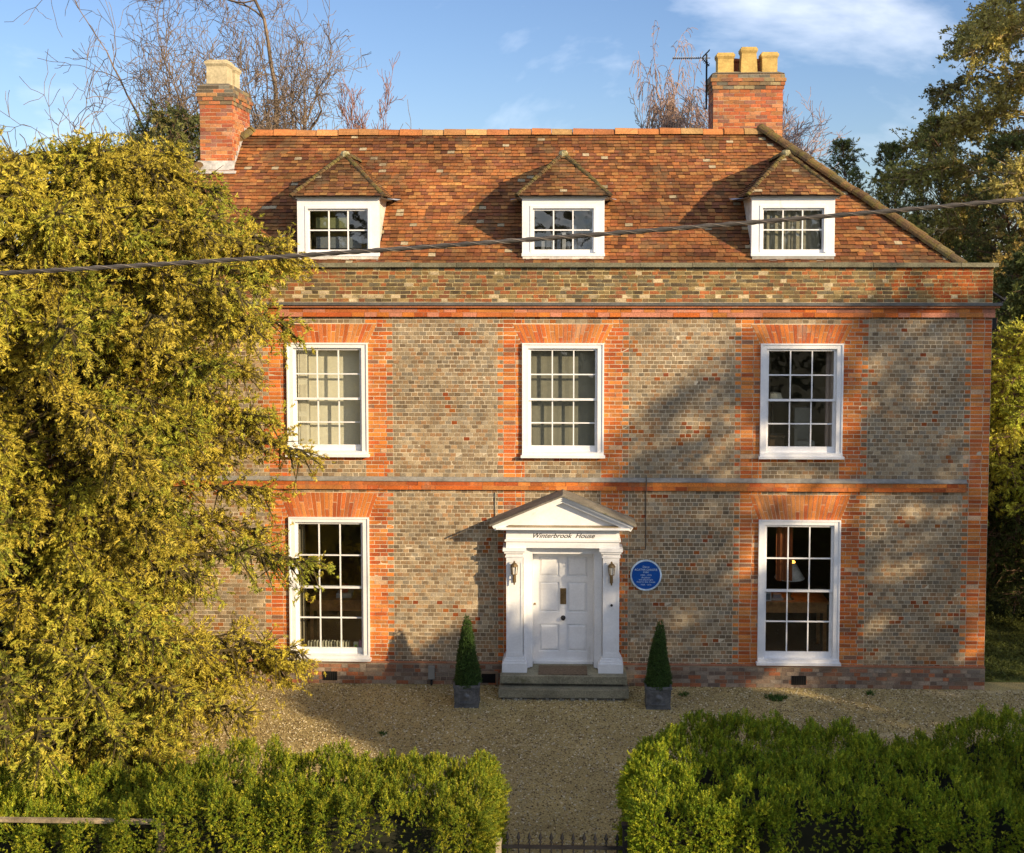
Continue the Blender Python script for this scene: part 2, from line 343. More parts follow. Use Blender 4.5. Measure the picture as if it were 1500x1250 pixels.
# mortar bed and wall thickness behind the bricks, with true openings
def bed(b, x0, x1, z0, z1, holes, y0, y1, c, m):
    xs = sorted({x0, x1} | {v for h in holes for v in h[:2] if x0 < v < x1}); zs = sorted({z0, z1} | {v for h in holes for v in h[2:] if z0 < v < z1})
    inside = lambda x, z: any(h[0] < x < h[1] and h[2] < z < h[3] for h in holes) or not (x0 < x < x1 and z0 < z < z1)
    for i in range(len(xs) - 1):
        for j in range(len(zs) - 1):
            xa, xb, za, zb = xs[i], xs[i + 1], zs[j], zs[j + 1]
            if inside((xa + xb) / 2, (za + zb) / 2): continue
            b.quad((xa, y0, za), (xb, y0, za), (xb, y0, zb), (xa, y0, zb), c, m); b.quad((xa, y1, za), (xa, y1, zb), (xb, y1, zb), (xb, y1, za), c, m)
            if inside(xa - 0.01, (za + zb) / 2): b.quad((xa, y0, za), (xa, y0, zb), (xa, y1, zb), (xa, y1, za), c, m)
            if inside(xb + 0.01, (za + zb) / 2): b.quad((xb, y0, za), (xb, y1, za), (xb, y1, zb), (xb, y0, zb), c, m)
            if inside((xa + xb) / 2, za - 0.01): b.quad((xa, y0, za), (xa, y1, za), (xb, y1, za), (xb, y0, za), c, m)
            if inside((xa + xb) / 2, zb + 0.01): b.quad((xa, y0, zb), (xb, y0, zb), (xb, y1, zb), (xa, y1, zb), c, m)
MORT = (0.64, 0.55, 0.40)
bed(fw, XL, XR, 0.40, 7.14, HOLES, 0.0045, 0.33, MORT, 1)
bed(fw, XL, XR, -0.02, 0.40, HOLES, -0.043, 0.33, (0.33, 0.27, 0.20), 1)
fw.box(XL, -0.665, -0.055, 0.0, 0.402, 0.425, (0.40, 0.17, 0.09), 0); fw.box(0.665, XR, -0.055, 0.0, 0.402, 0.425, (0.36, 0.15, 0.08), 0)
fw.build('front_wall', [M_brick, M_mortar], H)
# side and rear walls
M_sidebrick = mat('side_brick', base=(0.30, 0.2, 0.13), attr=False, n1=(2, 0.7, 1.2), n2=(30, 0.7, 1.2), bump=0.6)
for (x0, x1, y0, y1) in ((XL, XL + 0.3, 0.331, 7.0), (XR - 0.3, XR, 0.331, 7.0), (XL + 0.301, XR - 0.301, 6.7, 7.0)):
    MB().box(x0, x1, y0, y1, -0.02, 7.14, (1, 1, 1)).build('side_wall', M_sidebrick, H)
# gauged flat arches
for (c, z0, z1) in ARCH:
    b = MB(); n = 22; sh = z0 < 4
    b.quad((c - 0.75, 0.004, z0), (c + 0.75, 0.004, z0), (c + 0.93, 0.004, z1), (c - 0.93, 0.004, z1), (0.78, 0.58, 0.38), 1)
    for i in range(n):
        t0, t1 = i / n, (i + 1) / n; g = 0.006
        hz = [z0, z1] if i % 2 else [z0, z0 + (z1 - z0) * (0.35 if i % 4 else 0.62), z1]
        for j in range(len(hz) - 1):
            za, zb = hz[j] + g, hz[j + 1] - g
            wa = 0.75 + 0.18 * (za - z0) / (z1 - z0); wb = 0.75 + 0.18 * (zb - z0) / (z1 - z0)
            f = lambda t, w: c - w + 2 * w * t
            b.prism([(f(t0, wa) + g, za), (f(t1, wa) - g, za), (f(t1, wb) - g, zb), (f(t0, wb) + g, zb)], random.uniform(-0.004, -0.001), 0.02,
                    RED[random.randrange(len(RED))] * random.uniform(0.75, 1.1) * np.array([1, 1.05, 1.2]), 0)
    b.build('window_arch', [M_brick, M_mortar], H)
# string course (rubbed brick band with lead on top) and cornice
def band(name, x0, x1, z0, z1, proj, courses):
    b = MB(); x = x0; h = (z1 - z0) / courses
    b.box(x0, x1, -proj + 0.006, 0.006, z0 + 0.002, z1 - 0.002, (0.5, 0.3, 0.18), 1)
    for k in range(courses):
        x = x0 - 0.001
        while x < x1:
            w = random.uniform(0.2, 0.26) if random.random() < 0.75 else random.uniform(0.4, 0.9); w = min(w, x1 - x + 0.001)
            if x1 - (x + w) < 0.05: w = x1 - x + 0.001
            c = RED[random.randrange(len(RED))] * random.uniform(0.7, 1.1)
            if name == 'cornice' and random.random() < 0.5: c = np.array([0.5, 0.20, 0.12]) * random.uniform(0.8, 1.15)
            b.box(x + 0.0035, x + w - 0.0035, -proj, -0.002, z0 + k * h + 0.003, z0 + (k + 1) * h - 0.003, c, 0, jit=0.0015); x += w
    b.build(name, [M_brick, M_mortar], H)
band('string_course', XL + 0.45, 7.37, 3.67, 3.83, 0.055, 2)
b = MB(); b.ngon([(x, y, z) for x in (XL + 0.45, 7.38) for y, z in ((0.006, 3.905), (0.006, 3.832), (-0.075, 3.832), (-0.075, 3.85))], [[0, 3, 7, 4], [3, 2, 6, 7], [0, 1, 2, 3], [4, 7, 6, 5], [1, 5, 6, 2]]); b.build('lead_flashing', M_lead, H)
band('cornice', XL + 0.0, XR + 0.03, 6.87, 7.04, 0.07, 2)
b = MB(); b.box(XL, XR + 0.09, -0.13, 0.0, 7.043, 7.085, (0.4, 0.14, 0.06), 0); b.build('cornice_moulding', M_brick, H)
b = MB(); b.box(XL, XR + 0.12, -0.165, 0.0, 7.087, 7.135); b.build('cornice_lead', M_dlead, H)
# parapet
bricks_c, bricks_h, bricks_col = [], [], []
for k in range(9):
    zc = 7.14 + (k + 0.5) * 0.071
    lay(XL, XR, zc, 'o', k, 0.0, ch=0.071)
for i, (cx, cy, cz) in enumerate(bricks_c):
    if cx > 6.2 + random.uniform(-0.6, 0.6): bricks_col[i] = RED[random.randrange(len(RED))] * random.uniform(0.35, 0.7)
for i, (cx, cy, cz) in enumerate(bricks_c):
    if random.random() < (0.16 if cz < 7.3 else 0.035): bricks_col[i] = np.array([0.55, 0.50, 0.38]) * random.uniform(0.6, 1.1)
    bricks_col[i] = np.asarray(bricks_col[i]) * np.array([1.15, 1.0, 0.8])
b = MB(); b.boxes(bricks_c, bricks_h, bricks_col, 0, jit=0.003)
b.box(XL, XR, 0.0065, 0.34, 7.138, 7.78, (0.58, 0.47, 0.24), 1)
b.box(XR - 0.34, XR, 0.341, 7.0, 7.138, 7.78, (0.3, 0.2, 0.12), 1); b.box(XL, XL + 0.34, 0.341, 7.0, 7.138, 7.78, (0.3, 0.2, 0.12), 1); b.box(XL + 0.341, XR - 0.341, 6.66, 7.0, 7.138, 7.78, (0.3, 0.2, 0.12), 1)
b.build('parapet', [M_parap, M_mortar], H)
b = MB(); x = XL - 0.06
while x < XR + 0.06:
    w = min(random.uniform(0.7, 1.0), XR + 0.07 - x); g = random.uniform(0.75, 1.1)
    b.box(x + 0.003, x + w - 0.003, -0.075 + random.uniform(-0.006, 0.006), 0.36, 7.782, 7.862 + random.uniform(-0.005, 0.006), (0.20 * g, 0.185 * g, 0.12 * g), jit=0.002); x += w
b.box(XR - 0.36, XR + 0.07, 0.361, 7.05, 7.782, 7.862, (0.2, 0.18, 0.12)); b.box(XL - 0.07, XL + 0.36, 0.361, 7.05, 7.782, 7.862, (0.2, 0.18, 0.12))
b.build('coping', M_stone, H)

# --- roof
RY0, RZ0, RY1, RZ1 = 0.40, 7.76, 3.5, 10.60
SL = (RZ1 - RZ0) / (RY1 - RY0)
xl0, xl1, xr0, xr1 = -9.83, -6.6, 7.43, 4.2
DORM = [-4.24, 0.0, 4.28]
tpal = np.array([0.93, 1.0, 1.12]) * np.array([[0.46, 0.175, 0.04], [0.41, 0.15, 0.035], [0.36, 0.125, 0.035], [0.52, 0.25, 0.06], [0.29, 0.11, 0.04], [0.44, 0.20, 0.055], [0.38, 0.16, 0.045]])
def tile_plane(b, O, U, V, uL, uR, vlen, gauge=0.106, width=0.145, pal=tpal, skip=None, dark=None, th=0.019, seed=0):
    O = np.array(O, float); U = np.array(U, float); U /= np.linalg.norm(U); V = np.array(V, float); V /= np.linalg.norm(V); Nn = np.cross(U, V)
    frame = np.stack([U, V, Nn]); cs, hs, cc = [], [], []
    k = 0; v = 0.0
    while v < vlen:
        g = min(gauge, vlen - v); a, e = uL(v + g / 2), uR(v + g / 2); u = a - random.uniform(0, width)
        sag = 0.012 * math.sin(v * 3.1 + seed)
        while u < e:
            w = width * random.uniform(0.93, 1.06); s, t = max(u, a), min(u + w, e)
            if t - s > 0.03 and not (skip and skip((s + t) / 2, v + g / 2)):
                wv = 0.015 * (float(vn(s * 0.8 + seed, v * 0.9)) - 0.5)
                p = O + U * (s + t) / 2 + V * (v + g / 2 + random.uniform(-0.006, 0.006)) + Nn * (0.016 + wv + random.uniform(-0.003, 0.007))
                q = float(vn((s + 40) * 0.9 + seed * 7, v * 1.3)); q2 = float(vn((s + 40) * 2.7, v * 3.1 + seed))
                c = pal[random.randrange(len(pal))] * np.array([1.0, 0.9, 1.0]) * (0.62 + 0.5 * q) * random.uniform(0.86, 1.12)
                if q2 > 0.58 and random.random() < 0.4: c = c * 0.6
                if dark: c = c * dark(s, v)
                if random.random() < 0.02: c = np.array([0.45, 0.36, 0.22])
                cs.append(p); hs.append(((t - s) / 2 - 0.0025, g / 2 + 0.012, th / 2)); cc.append(c)
            u += w
        v += g; k += 1
    # every tile tilted a little so that its lower edge stands up
    cs = np.array(cs); hs = np.array(hs); n = len(cs)
    vv = SGN[None] * hs[:, None, :]
    tilt = rng.normal(0.15, 0.02, n)[:, None]
    vv[..., 2] = vv[..., 2] - vv[..., 1] * tilt + vv[..., 0] * rng.normal(0, 0.015, n)[:, None]
    vv = (vv @ frame + cs[:, None]).reshape(-1, 3)
    b.add(vv, (BOXF[None] + 8 * np.arange(n)[:, None, None]).reshape(-1, 4), (np.repeat(np.array(cc), 6, 0) * np.tile(np.array([1, 1, 0.16, 1, 1, 1.0])[:, None], (n, 1))), 0)  # lower edge faces painted dark, standing in for shaded gaps between courses
slen = math.hypot(RY1 - RY0, RZ1 - RZ0)
uv = lambda v: v / slen
rb = MB()
def dskip(u, v):
    x = u; y = RY0 + (RY1 - RY0) * uv(v)
    for d in DORM:
        if abs(x - d) < 0.70 and 0.65 < y < 1.75: return True
    return False
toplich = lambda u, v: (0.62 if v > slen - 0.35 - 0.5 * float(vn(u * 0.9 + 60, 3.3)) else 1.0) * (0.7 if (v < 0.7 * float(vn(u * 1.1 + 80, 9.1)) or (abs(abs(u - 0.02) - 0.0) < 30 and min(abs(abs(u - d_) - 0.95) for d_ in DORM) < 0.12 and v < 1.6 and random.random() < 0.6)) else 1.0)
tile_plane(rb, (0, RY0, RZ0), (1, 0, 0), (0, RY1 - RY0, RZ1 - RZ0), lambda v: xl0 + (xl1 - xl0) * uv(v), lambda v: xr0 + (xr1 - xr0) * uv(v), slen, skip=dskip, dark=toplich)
# hip ends and rear slope
RYB = 6.6
sr = math.hypot(xr0 - xr1, RZ1 - RZ0)
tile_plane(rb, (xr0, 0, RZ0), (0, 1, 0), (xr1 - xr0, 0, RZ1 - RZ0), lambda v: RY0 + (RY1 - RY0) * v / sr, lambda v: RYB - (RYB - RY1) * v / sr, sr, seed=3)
sl_ = math.hypot(xl0 - xl1, RZ1 - RZ0)
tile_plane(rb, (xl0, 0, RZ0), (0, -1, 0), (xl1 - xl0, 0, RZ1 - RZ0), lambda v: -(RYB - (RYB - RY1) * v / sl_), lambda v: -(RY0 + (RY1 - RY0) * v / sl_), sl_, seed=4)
# boarding below the tiles (open where the dormers stand)
dk = (0.06, 0.03, 0.02)
Z = lambda y: RZ0 + (y - RY0) * SL
ys = [RY0, 0.62, 1.80, RY1]; xs = [xl0 - 0.3]
def strip(xa, xb, ya, yb):
    def cl(x, y):
        t = (y - RY0) / (RY1 - RY0); return min(max(x, xl0 + (xl1 - xl0) * t), xr0 + (xr1 - xr0) * t)
    rb.quad((cl(xa, ya), ya, Z(ya)), (cl(xb, ya), ya, Z(ya)), (cl(xb, yb), yb, Z(yb)), (cl(xa, yb), yb, Z(yb)), dk)
strip(-20, 20, ys[0], ys[1]); strip(-20, 20, ys[2], ys[3])
edges = [-20] + [e for d in DORM for e in (d - 0.72, d + 0.72)] + [20]
for i in range(0, len(edges), 2): strip(edges[i], edges[i + 1], ys[1], ys[2])
rb.quad((xr0, RY0, RZ0), (xr0, RYB, RZ0), (xr1, RY1, RZ1), (xr1, RY1, RZ1 - 0.001), dk)
rb.quad((xl0, RYB, RZ0), (xl0, RY0, RZ0), (xl1, RY1, RZ1), (xl1, RY1, RZ1 - 0.001), dk)
rb.quad((xr0, RYB, RZ0), (xl0, RYB, RZ0), (xl1, RY1, RZ1), (xr1, RY1, RZ1), (0.3, 0.12, 0.05))
roof = rb.build('roof', M_tile, H)
# lead gutter behind the parapet
MB().box(XL + 0.35, XR - 0.35, 0.345, 0.5, 7.70, 7.73).build('gutter', M_lead, H)
def halfround(b, p0, p1, r, seg, pal, lift=0.0, sq=1.0, over=0.02, n=8):
    p0 = Vector(p0); p1 = Vector(p1); d = (p1 - p0); ln = d.length; d.normalize(); side = d.cross(Vector((0, 0, 1))).normalized(); up = side.cross(d)
    t = 0
    while t < ln:
        w = min(seg * random.uniform(0.92, 1.08), ln - t); rr = r * random.uniform(0.95, 1.06); dz = lift + random.uniform(-0.008, 0.008)
        a, e = p0 + d * (t + 0.004), p0 + d * (t + w - 0.004); c = pal[random.randrange(len(pal))] * random.uniform(0.7, 1.15); v = []
        for q, k_ in ((a, 1.06), (e, 0.97)):
            for k in range(n + 1):
                an = math.pi * (k / n) ; v.append(tuple(q + side * (rr * k_ * math.cos(an)) + up * (rr * k_ * sq * math.sin(an) - 0.03 + dz)))
        b.add(v, [[k, k + 1, k + n + 2, k + n + 1] for k in range(n)], c)
        b.ngon(v, [list(range(n + 1)), list(range(2 * n + 1, n, -1))], c)
        t += w
    return b
ridge_pal = np.array([[0.50, 0.19, 0.06], [0.46, 0.22, 0.08], [0.55, 0.25, 0.09], [0.42, 0.16, 0.06], [0.5, 0.3, 0.12]])
moss_pal = np.array([[0.17, 0.10, 0.045], [0.22, 0.13, 0.05], [0.13, 0.09, 0.045], [0.16, 0.12, 0.05]])
halfround(MB(), (xl1, RY1, RZ1 - 0.01), (xr1, RY1, RZ1 - 0.01), 0.135, 0.45, ridge_pal).build('ridge_tiles', mat('ridge_tile', n1=(3, 0.75, 1.2), n2=(30, 0.7, 1.2), bump=0.6, lichen=[(6, 0.62, (0.14, 0.11, 0.04), 0.6)]), roof)
for (a, e) in (((xr0 - 0.05, RY0 + 0.02, RZ0 + 0.04), (xr1 - 0.08, RY1, RZ1 + 0.09)), ((xl0 + 0.05, RY0 + 0.02, RZ0 + 0.04), (xl1, RY1, RZ1 + 0.06))):
    halfround(MB(), a, e, 0.125, 0.30, moss_pal, lift=0.02).build('hip_tiles', M_moss, roof)

# --- windows
def bars(b, x0, x1, z0, z1, cols, rows, y0, y1, st=0.05, top=0.05, bot=0.05, bw=0.022):
    b.box(x0, x0 + st, y0, y1, z0, z1); b.box(x1 - st, x1, y0, y1, z0, z1)
    b.box(x0 + st, x1 - st, y0 + 0.001, y1 - 0.001, z1 - top, z1); b.box(x0 + st, x1 - st, y0 + 0.001, y1 - 0.001, z0, z0 + bot)
    gx0, gx1, gz0, gz1 = x0 + st, x1 - st, z0 + bot, z1 - top
    for i in range(1, cols):
        x = gx0 + (gx1 - gx0) * i / cols; b.box(x - bw / 2, x + bw / 2, y0 + 0.004, y1 - 0.004, gz0, gz1)
    for j in range(1, rows):
        z = gz0 + (gz1 - gz0) * j / rows
        for i in range(cols):
            xa = gx0 + (gx1 - gx0) * i / cols + (bw / 2 if i else 0); xb = gx0 + (gx1 - gx0) * (i + 1) / cols - (bw / 2 if i < cols - 1 else 0)
            b.box(xa, xb, y0 + 0.004, y1 - 0.004, z - bw / 2, z + bw / 2)
    return gx0, gx1, gz0, gz1
def glass_panes(parent, g, y, cols, rows, tilt=0.0):
    gx0, gx1, gz0, gz1 = g; b = MB()
    for i in range(cols):
        for j in range(rows):
            xa = gx0 + (gx1 - gx0) * i / cols; xb = gx0 + (gx1 - gx0) * (i + 1) / cols; za = gz0 + (gz1 - gz0) * j / rows; zb = gz0 + (gz1 - gz0) * (j + 1) / rows
            t = [random.uniform(-0.003, 0.003) for _ in range(3)]
            b.quad((xa, y + t[0], za), (xb, y + t[1], za), (xb, y + t[2] + t[1], zb), (xa, y + t[2] + t[0], zb))
    return b.build('pane', M_glass, parent)
def sash_window(c, z0, z1, half=0.75):
    fb = MB(); fwid = 0.115
    fb.box(c - half, c - half + fwid, -0.035, 0.14, z0 + 0.10, z1); fb.box(c + half - fwid, c + half, -0.035, 0.14, z0 + 0.10, z1)
    fb.box(c - half + fwid, c + half - fwid, -0.034, 0.14, z1 - 0.095, z1)
    # moulded outer edge and parting bead
    fb.box(c - half, c - half + 0.028, -0.052, -0.035, z0 + 0.10, z1 + 0.002); fb.box(c + half - 0.028, c + half, -0.052, -0.035, z0 + 0.10, z1 + 0.002); fb.box(c - half + 0.028, c + half - 0.028, -0.051, -0.034, z1 - 0.027, z1 + 0.002)
    w = fb.build('window', M_white, H)
    xa, xb = c - half + fwid - 0.001, c + half - fwid + 0.001; za, zb = z0 + 0.10, z1 - 0.094; zm = (za + zb) / 2 + 0.01
    ub = MB(); g1 = bars(ub, xa, xb, zm - 0.02, zb, 3, 2, 0.02, 0.06, st=0.045, top=0.045, bot=0.04)
    u = ub.build('sash', M_white, w); glass_panes(w, g1, 0.045, 3, 2)
    lb = MB(); g2 = bars(lb, xa, xb, za, zm + 0.015, 3, 2, 0.064, 0.104, st=0.05, top=0.035, bot=0.105)
    l = lb.build('sash', M_white, w); glass_panes(w, g2, 0.088, 3, 2)
    sb = MB(); sb.box(c - half - 0.025, c + half + 0.025, -0.115, 0.15, z0, z0 + 0.045); sb.box(c - half, c + half, -0.075, 0.15, z0 + 0.046, z0 + 0.10)
    sb.build('sill', M_white, w)
    return w
for c in BAYS:
    sash_window(c, 4.28, 6.39)
    if c != 0: sash_window(c, 0.44, 3.14)

# --- interior: floors, partitions, ceilings
ib = MB(); wallc = (0.30, 0.26, 0.20)
ib.box(XL + 0.31, XR - 0.31, 0.335, 6.69, 0.30, 0.36, (0.12, 0.06, 0.03)); ib.box(XL + 0.31, XR - 0.31, 0.335, 6.69, 3.45, 3.85, (0.4, 0.38, 0.33)); ib.box(XL + 0.31, XR - 0.31, 0.335, 6.69, 6.75, 6.9, (0.4, 0.38, 0.33))
for x in (-6.5, -2.2, 2.2):
    for z0, z1 in ((0.361, 3.449), (3.851, 6.749)): ib.box(x, x + 0.1, 0.335, 4.6, z0, z1, wallc)
for z0, z1 in ((0.361, 3.449), (3.851, 6.749)): ib.box(XL + 0.31, XR - 0.31, 4.601, 4.7, z0, z1, (0.2, 0.15, 0.10) if z0 < 2 else wallc)
ib.build('interior_room', M_plain, H)
CREAM = (0.60, 0.55, 0.44)
def curtain(xa, xb, y, z0, z1, c, n=14, amp=0.02, name='curtain'):
    b = MB(); v = []
    for i in range(n * 4 + 1):
        x = xa + (xb - xa) * i / (n * 4); yy = y + amp * math.sin(i * math.pi / 2 * 0.9)
        v += [(x, yy, z0), (x, yy, z1)]
    b.add(v, [[2 * i, 2 * i + 2, 2 * i + 3, 2 * i + 1] for i in range(n * 4)], c); return b.build(name, M_plain, H)
# upper left: drawn cream blind, a bright shutter at its left edge; upper middle: pale vertical blind
curtain(-4.98, -3.72, 0.24, 4.36, 6.33, (0.80, 0.74, 0.60), n=2, amp=0.004, name='blind')
b = MB(); b.box(-4.94, -4.74, 0.17, 0.20, 4.42, 6.3, (0.75, 0.70, 0.58))
for z in (4.5, 5.1, 5.7): b.box(-4.90, -4.78, 0.16, 0.169, z, z + 0.5, (0.66, 0.60, 0.48))
b.build('shutter', M_plain, H)
curtain(-0.68, 0.68, 0.22, 4.36, 6.33, (0.25, 0.235, 0.19), n=9, amp=0.003, name='blind')
curtain(-9.35, -8.9, 0.24, 4.36, 6.33, CREAM, n=4); curtain(-8.4, -8.05, 0.24, 4.36, 6.33, CREAM, n=4)
curtain(4.86, 5.06, 0.3, 4.36, 6.33, (0.55, 0.42, 0.38), n=3, amp=0.03)
curtain(3.72, 3.84, 0.3, 4.36, 6.33, (0.3, 0.25, 0.2), n=3, amp=0.03)
curtain(4.0, 4.3, 0.36, 1.9, 3.1, (0.25, 0.08, 0.03), n=3, amp=0.03)
curtain(-5.02, -4.86, 0.3, 0.55, 3.1, (0.25, 0.22, 0.17), n=3, amp=0.03)

# --- door and surround
b = MB()
DX0, DX1, DZ0, DZ1, DY = -0.555, 0.575, 0.40, 2.52, 0.10
b.box(DX0, DX1, DY + 0.028, DY + 0.06, DZ0, DZ1)
mid = 0.01; st = 0.115; rails = [(DZ0, DZ0 + 0.22), (1.155, 1.29), (1.83, 1.93), (2.35, DZ1)]
rails = [(0.40, 0.60), (1.12, 1.34), (1.92, 2.02), (2.40, 2.52)]
b.box(DX0, DX0 + st, DY, DY + 0.027, DZ0, DZ1); b.box(DX1 - st, DX1, DY, DY + 0.027, DZ0, DZ1); b.box(mid - 0.07, mid + 0.07, DY, DY + 0.027, DZ0, DZ1)
for za, zb in rails:
    b.box(DX0 + st, mid - 0.07, DY + 0.001, DY + 0.027, za, zb); b.box(mid + 0.07, DX1 - st, DY + 0.001, DY + 0.027, za, zb)
for (xa, xb) in ((DX0 + st, mid - 0.07), (mid + 0.07, DX1 - st)):
    for i in range(3):
        za, zb = rails[i][1], rails[i + 1][0]; mg = 0.05
        # raised and fielded panel
        v = [(xa + 0.015, DY + 0.026, za + 0.015), (xb - 0.015, DY + 0.026, za + 0.015), (xb - 0.015, DY + 0.026, zb - 0.015), (xa + 0.015, DY + 0.026, zb - 0.015),
             (xa + mg, DY + 0.008, za + mg), (xb - mg, DY + 0.008, za + mg), (xb - mg, DY + 0.008, zb - mg), (xa + mg, DY + 0.008, zb - mg)]
        b.ngon(v, [[4, 5, 6, 7], [0, 1, 5, 4], [1, 2, 6, 5], [2, 3, 7, 6], [3, 0, 4, 7]])
door = b.build('door', M_white, H)
b = MB(); b.box(-0.045, 0.065, DY - 0.012, DY - 0.001, 1.50, 1.80); b.box(-0.02, 0.04, DY - 0.02, DY - 0.0125, 1.56, 1.74); b.build('letter_plate', M_brass, door)
def knob(x, y, z, r, parent, name='knob', m=None):
    b = MB(); n = 14; prof = [(0.0, -1.0), (0.55, -0.85), (0.95, -0.4), (1.0, 0.0), (0.75, 0.4), (0.35, 0.6), (0.3, 1.2), (1.2, 1.25), (1.2, 1.5)]
    v = [(x + p[0] * r * math.cos(2 * math.pi * k / n), y + p[1] * r, z + p[0] * r * math.sin(2 * math.pi * k / n)) for p in prof for k in range(n)]
    b.add(v, [[j * n + k, j * n + (k + 1) % n, (j + 1) * n + (k + 1) % n, (j + 1) * n + k] for j in range(len(prof) - 1) for k in range(n)]); return b.build(name, m or M_iron, parent, smooth=True)
knob(0.01, DY - 0.05, 1.24, 0.038, door); knob(-0.52, DY - 0.025, 1.50, 0.018, door, 'lock', M_brass)
sur = MB()  # frame, reveals
sur.box(-0.66, DX0 - 0.001, -0.19, 0.20, 0.40, 2.66); sur.box(DX1 + 0.001, 0.66, -0.19, 0.20, 0.40, 2.66)
for s in (-1, 1):
    for (a, e, y) in ((0.60, 0.68, -0.225), (0.64, 0.72, -0.26)):
        sur.box(min(s * a, s * e), max(s * a, s * e), y, -0.191 if y > -0.23 else y + 0.034, 0.40, 2.66)
sur.box(DX0, DX1, -0.19, 0.20, DZ1 + 0.001, 2.66)
sur.box(DX0 + 0.01, DX1 - 0.01, 0.03, 0.099, 0.385, 0.43)
surround = sur.build('door_surround', M_white, H)
for s in (-1, 1):
    b = MB(); X = lambda a, e: (min(s * a, s * e), max(s * a, s * e))
    b.box(*X(0.73, 1.03), -0.38, -0.05, 0.64, 2.50)
    for (a, e) in ((0.73, 0.765), (0.995, 1.03)): b.box(*X(a, e), -0.39, -0.381, 0.66, 2.48)
    b.box(*X(0.765, 0.995), -0.39, -0.381, 2.40, 2.48); b.box(*X(0.765, 0.995), -0.39, -0.381, 0.66, 0.74)
    b.box(*X(0.65, 1.105), -0.46, -0.05, 0.385, 0.555); b.box(*X(0.675, 1.085), -0.435, -0.05, 0.556, 0.60); b.box(*X(0.70, 1.06), -0.41, -0.05, 0.601, 0.64)
    b.box(*X(0.71, 1.05), -0.40, -0.05, 2.501, 2.53); b.box(*X(0.725, 1.035), -0.385, -0.05, 2.531, 2.575); b.box(*X(0.695, 1.065), -0.415, -0.05, 2.576, 2.62); b.box(*X(0.665, 1.09), -0.445, -0.05, 2.621, 2.679)
    b.build('pilaster', M_white, surround)
b = MB()
b.box(-1.03, 1.03, -0.40, -0.05, 2.68, 2.80); b.box(-1.055, 1.055, -0.43, -0.05, 2.801, 2.835); b.box(-1.03, 1.03, -0.40, -0.05, 2.836, 3.02)
b.build('entablature', M_white, surround)
# pediment: horizontal cornice, tympanum, raking cornices, tiled/leaded roof
b = MB(); b.box(-1.12, 1.12, -0.50, -0.0, 3.021, 3.05); b.box(-1.21, 1.21, -0.58, 0.0, 3.051, 3.085)
b.quad((-1.2, -0.58, 3.0852), (1.2, -0.58, 3.0852), (1.16, -0.40, 3.10), (-1.16, -0.40, 3.10))
b.build('cornice', M_white, surround)
MB().prism([(-1.1, 3.09), (1.1, 3.09), (0, 3.60)], -0.42, -0.02).build('tympanum', M_white, surround)
MB().box(-1.0, 1.0, -0.55, -0.425, 3.0865, 3.104, (0.35, 0.28, 0.18)).build('cornice_top', M_stone, surround)
def rake(s, off, th, y0, y1, ex=1.25, zb=3.07, za=3.60):
    L0 = Vector((s * ex, zb)); A = Vector((0.0, za)); d = (A - L0).normalized(); n = Vector((-d.y, d.x)) if s < 0 else Vector((d.y, -d.x))
    if n.y < 0: n = -n
    f = lambda o: [(L0 + n * o), Vector((0.0, za + o / abs(n.y)))]
    p, q = f(off), f(off + th)
    return [(p[0].x, p[0].y), (p[1].x, p[1].y), (q[1].x, q[1].y), (q[0].x, q[0].y)]
b = MB()
for s in (-1, 1):
    b.prism(rake(s, -0.055, 0.045, 0, 0), -0.53, -0.02); b.prism(rake(s, -0.009, 0.035, 0, 0), -0.565, -0.02); b.prism(rake(s, 0.027, 0.03, 0, 0), -0.60, -0.02)
b.build('raking_cornice', M_white, surround)
b = MB()
for s in (-1, 1):
    b.prism(rake(s, 0.059, 0.03, 0, 0, ex=1.29, zb=3.065), -0.63, -0.003, (0.22, 0.20, 0.16))
b.build('canopy_roof', M_stone, surround)
def text(s, size, loc, m, parent, name, shear=0.0, ext=0.004, width=None, bold=0.0):
    cu = bpy.data.curves.new(name, 'FONT'); cu.body = s; cu.size = size; cu.align_x = 'CENTER'; cu.align_y = 'CENTER'; cu.shear = shear; cu.extrude = ext; cu.offset = bold; cu.resolution_u = 3
    o = bpy.data.objects.new(name, cu); col.objects.link(o); bpy.context.view_layer.update()
    me = bpy.data.meshes.new_from_object(o.evaluated_get(bpy.context.evaluated_depsgraph_get())); bpy.data.objects.remove(o)
    if width:
        xs_ = [v.co.x for v in me.vertices]; k = width / (max(xs_) - min(xs_))
        for v in me.vertices: v.co.x *= k
    me.materials.clear(); me.materials.append(m)
    r = bpy.data.objects.new(name, me); col.objects.link(r); r.rotation_euler = (math.radians(90), 0, 0)
    r.parent = parent; r.location = Vector(loc) - wloc(parent); return r
M_ink = mat('black_lettering', base=(0.03, 0.03, 0.03), attr=False, bump=0)
text('Winterbrook  House', 0.125, (0.0, -0.402, 2.905), M_ink, surround, 'lettering', shear=0.45, width=1.12, bold=0.0008, ext=0.002)
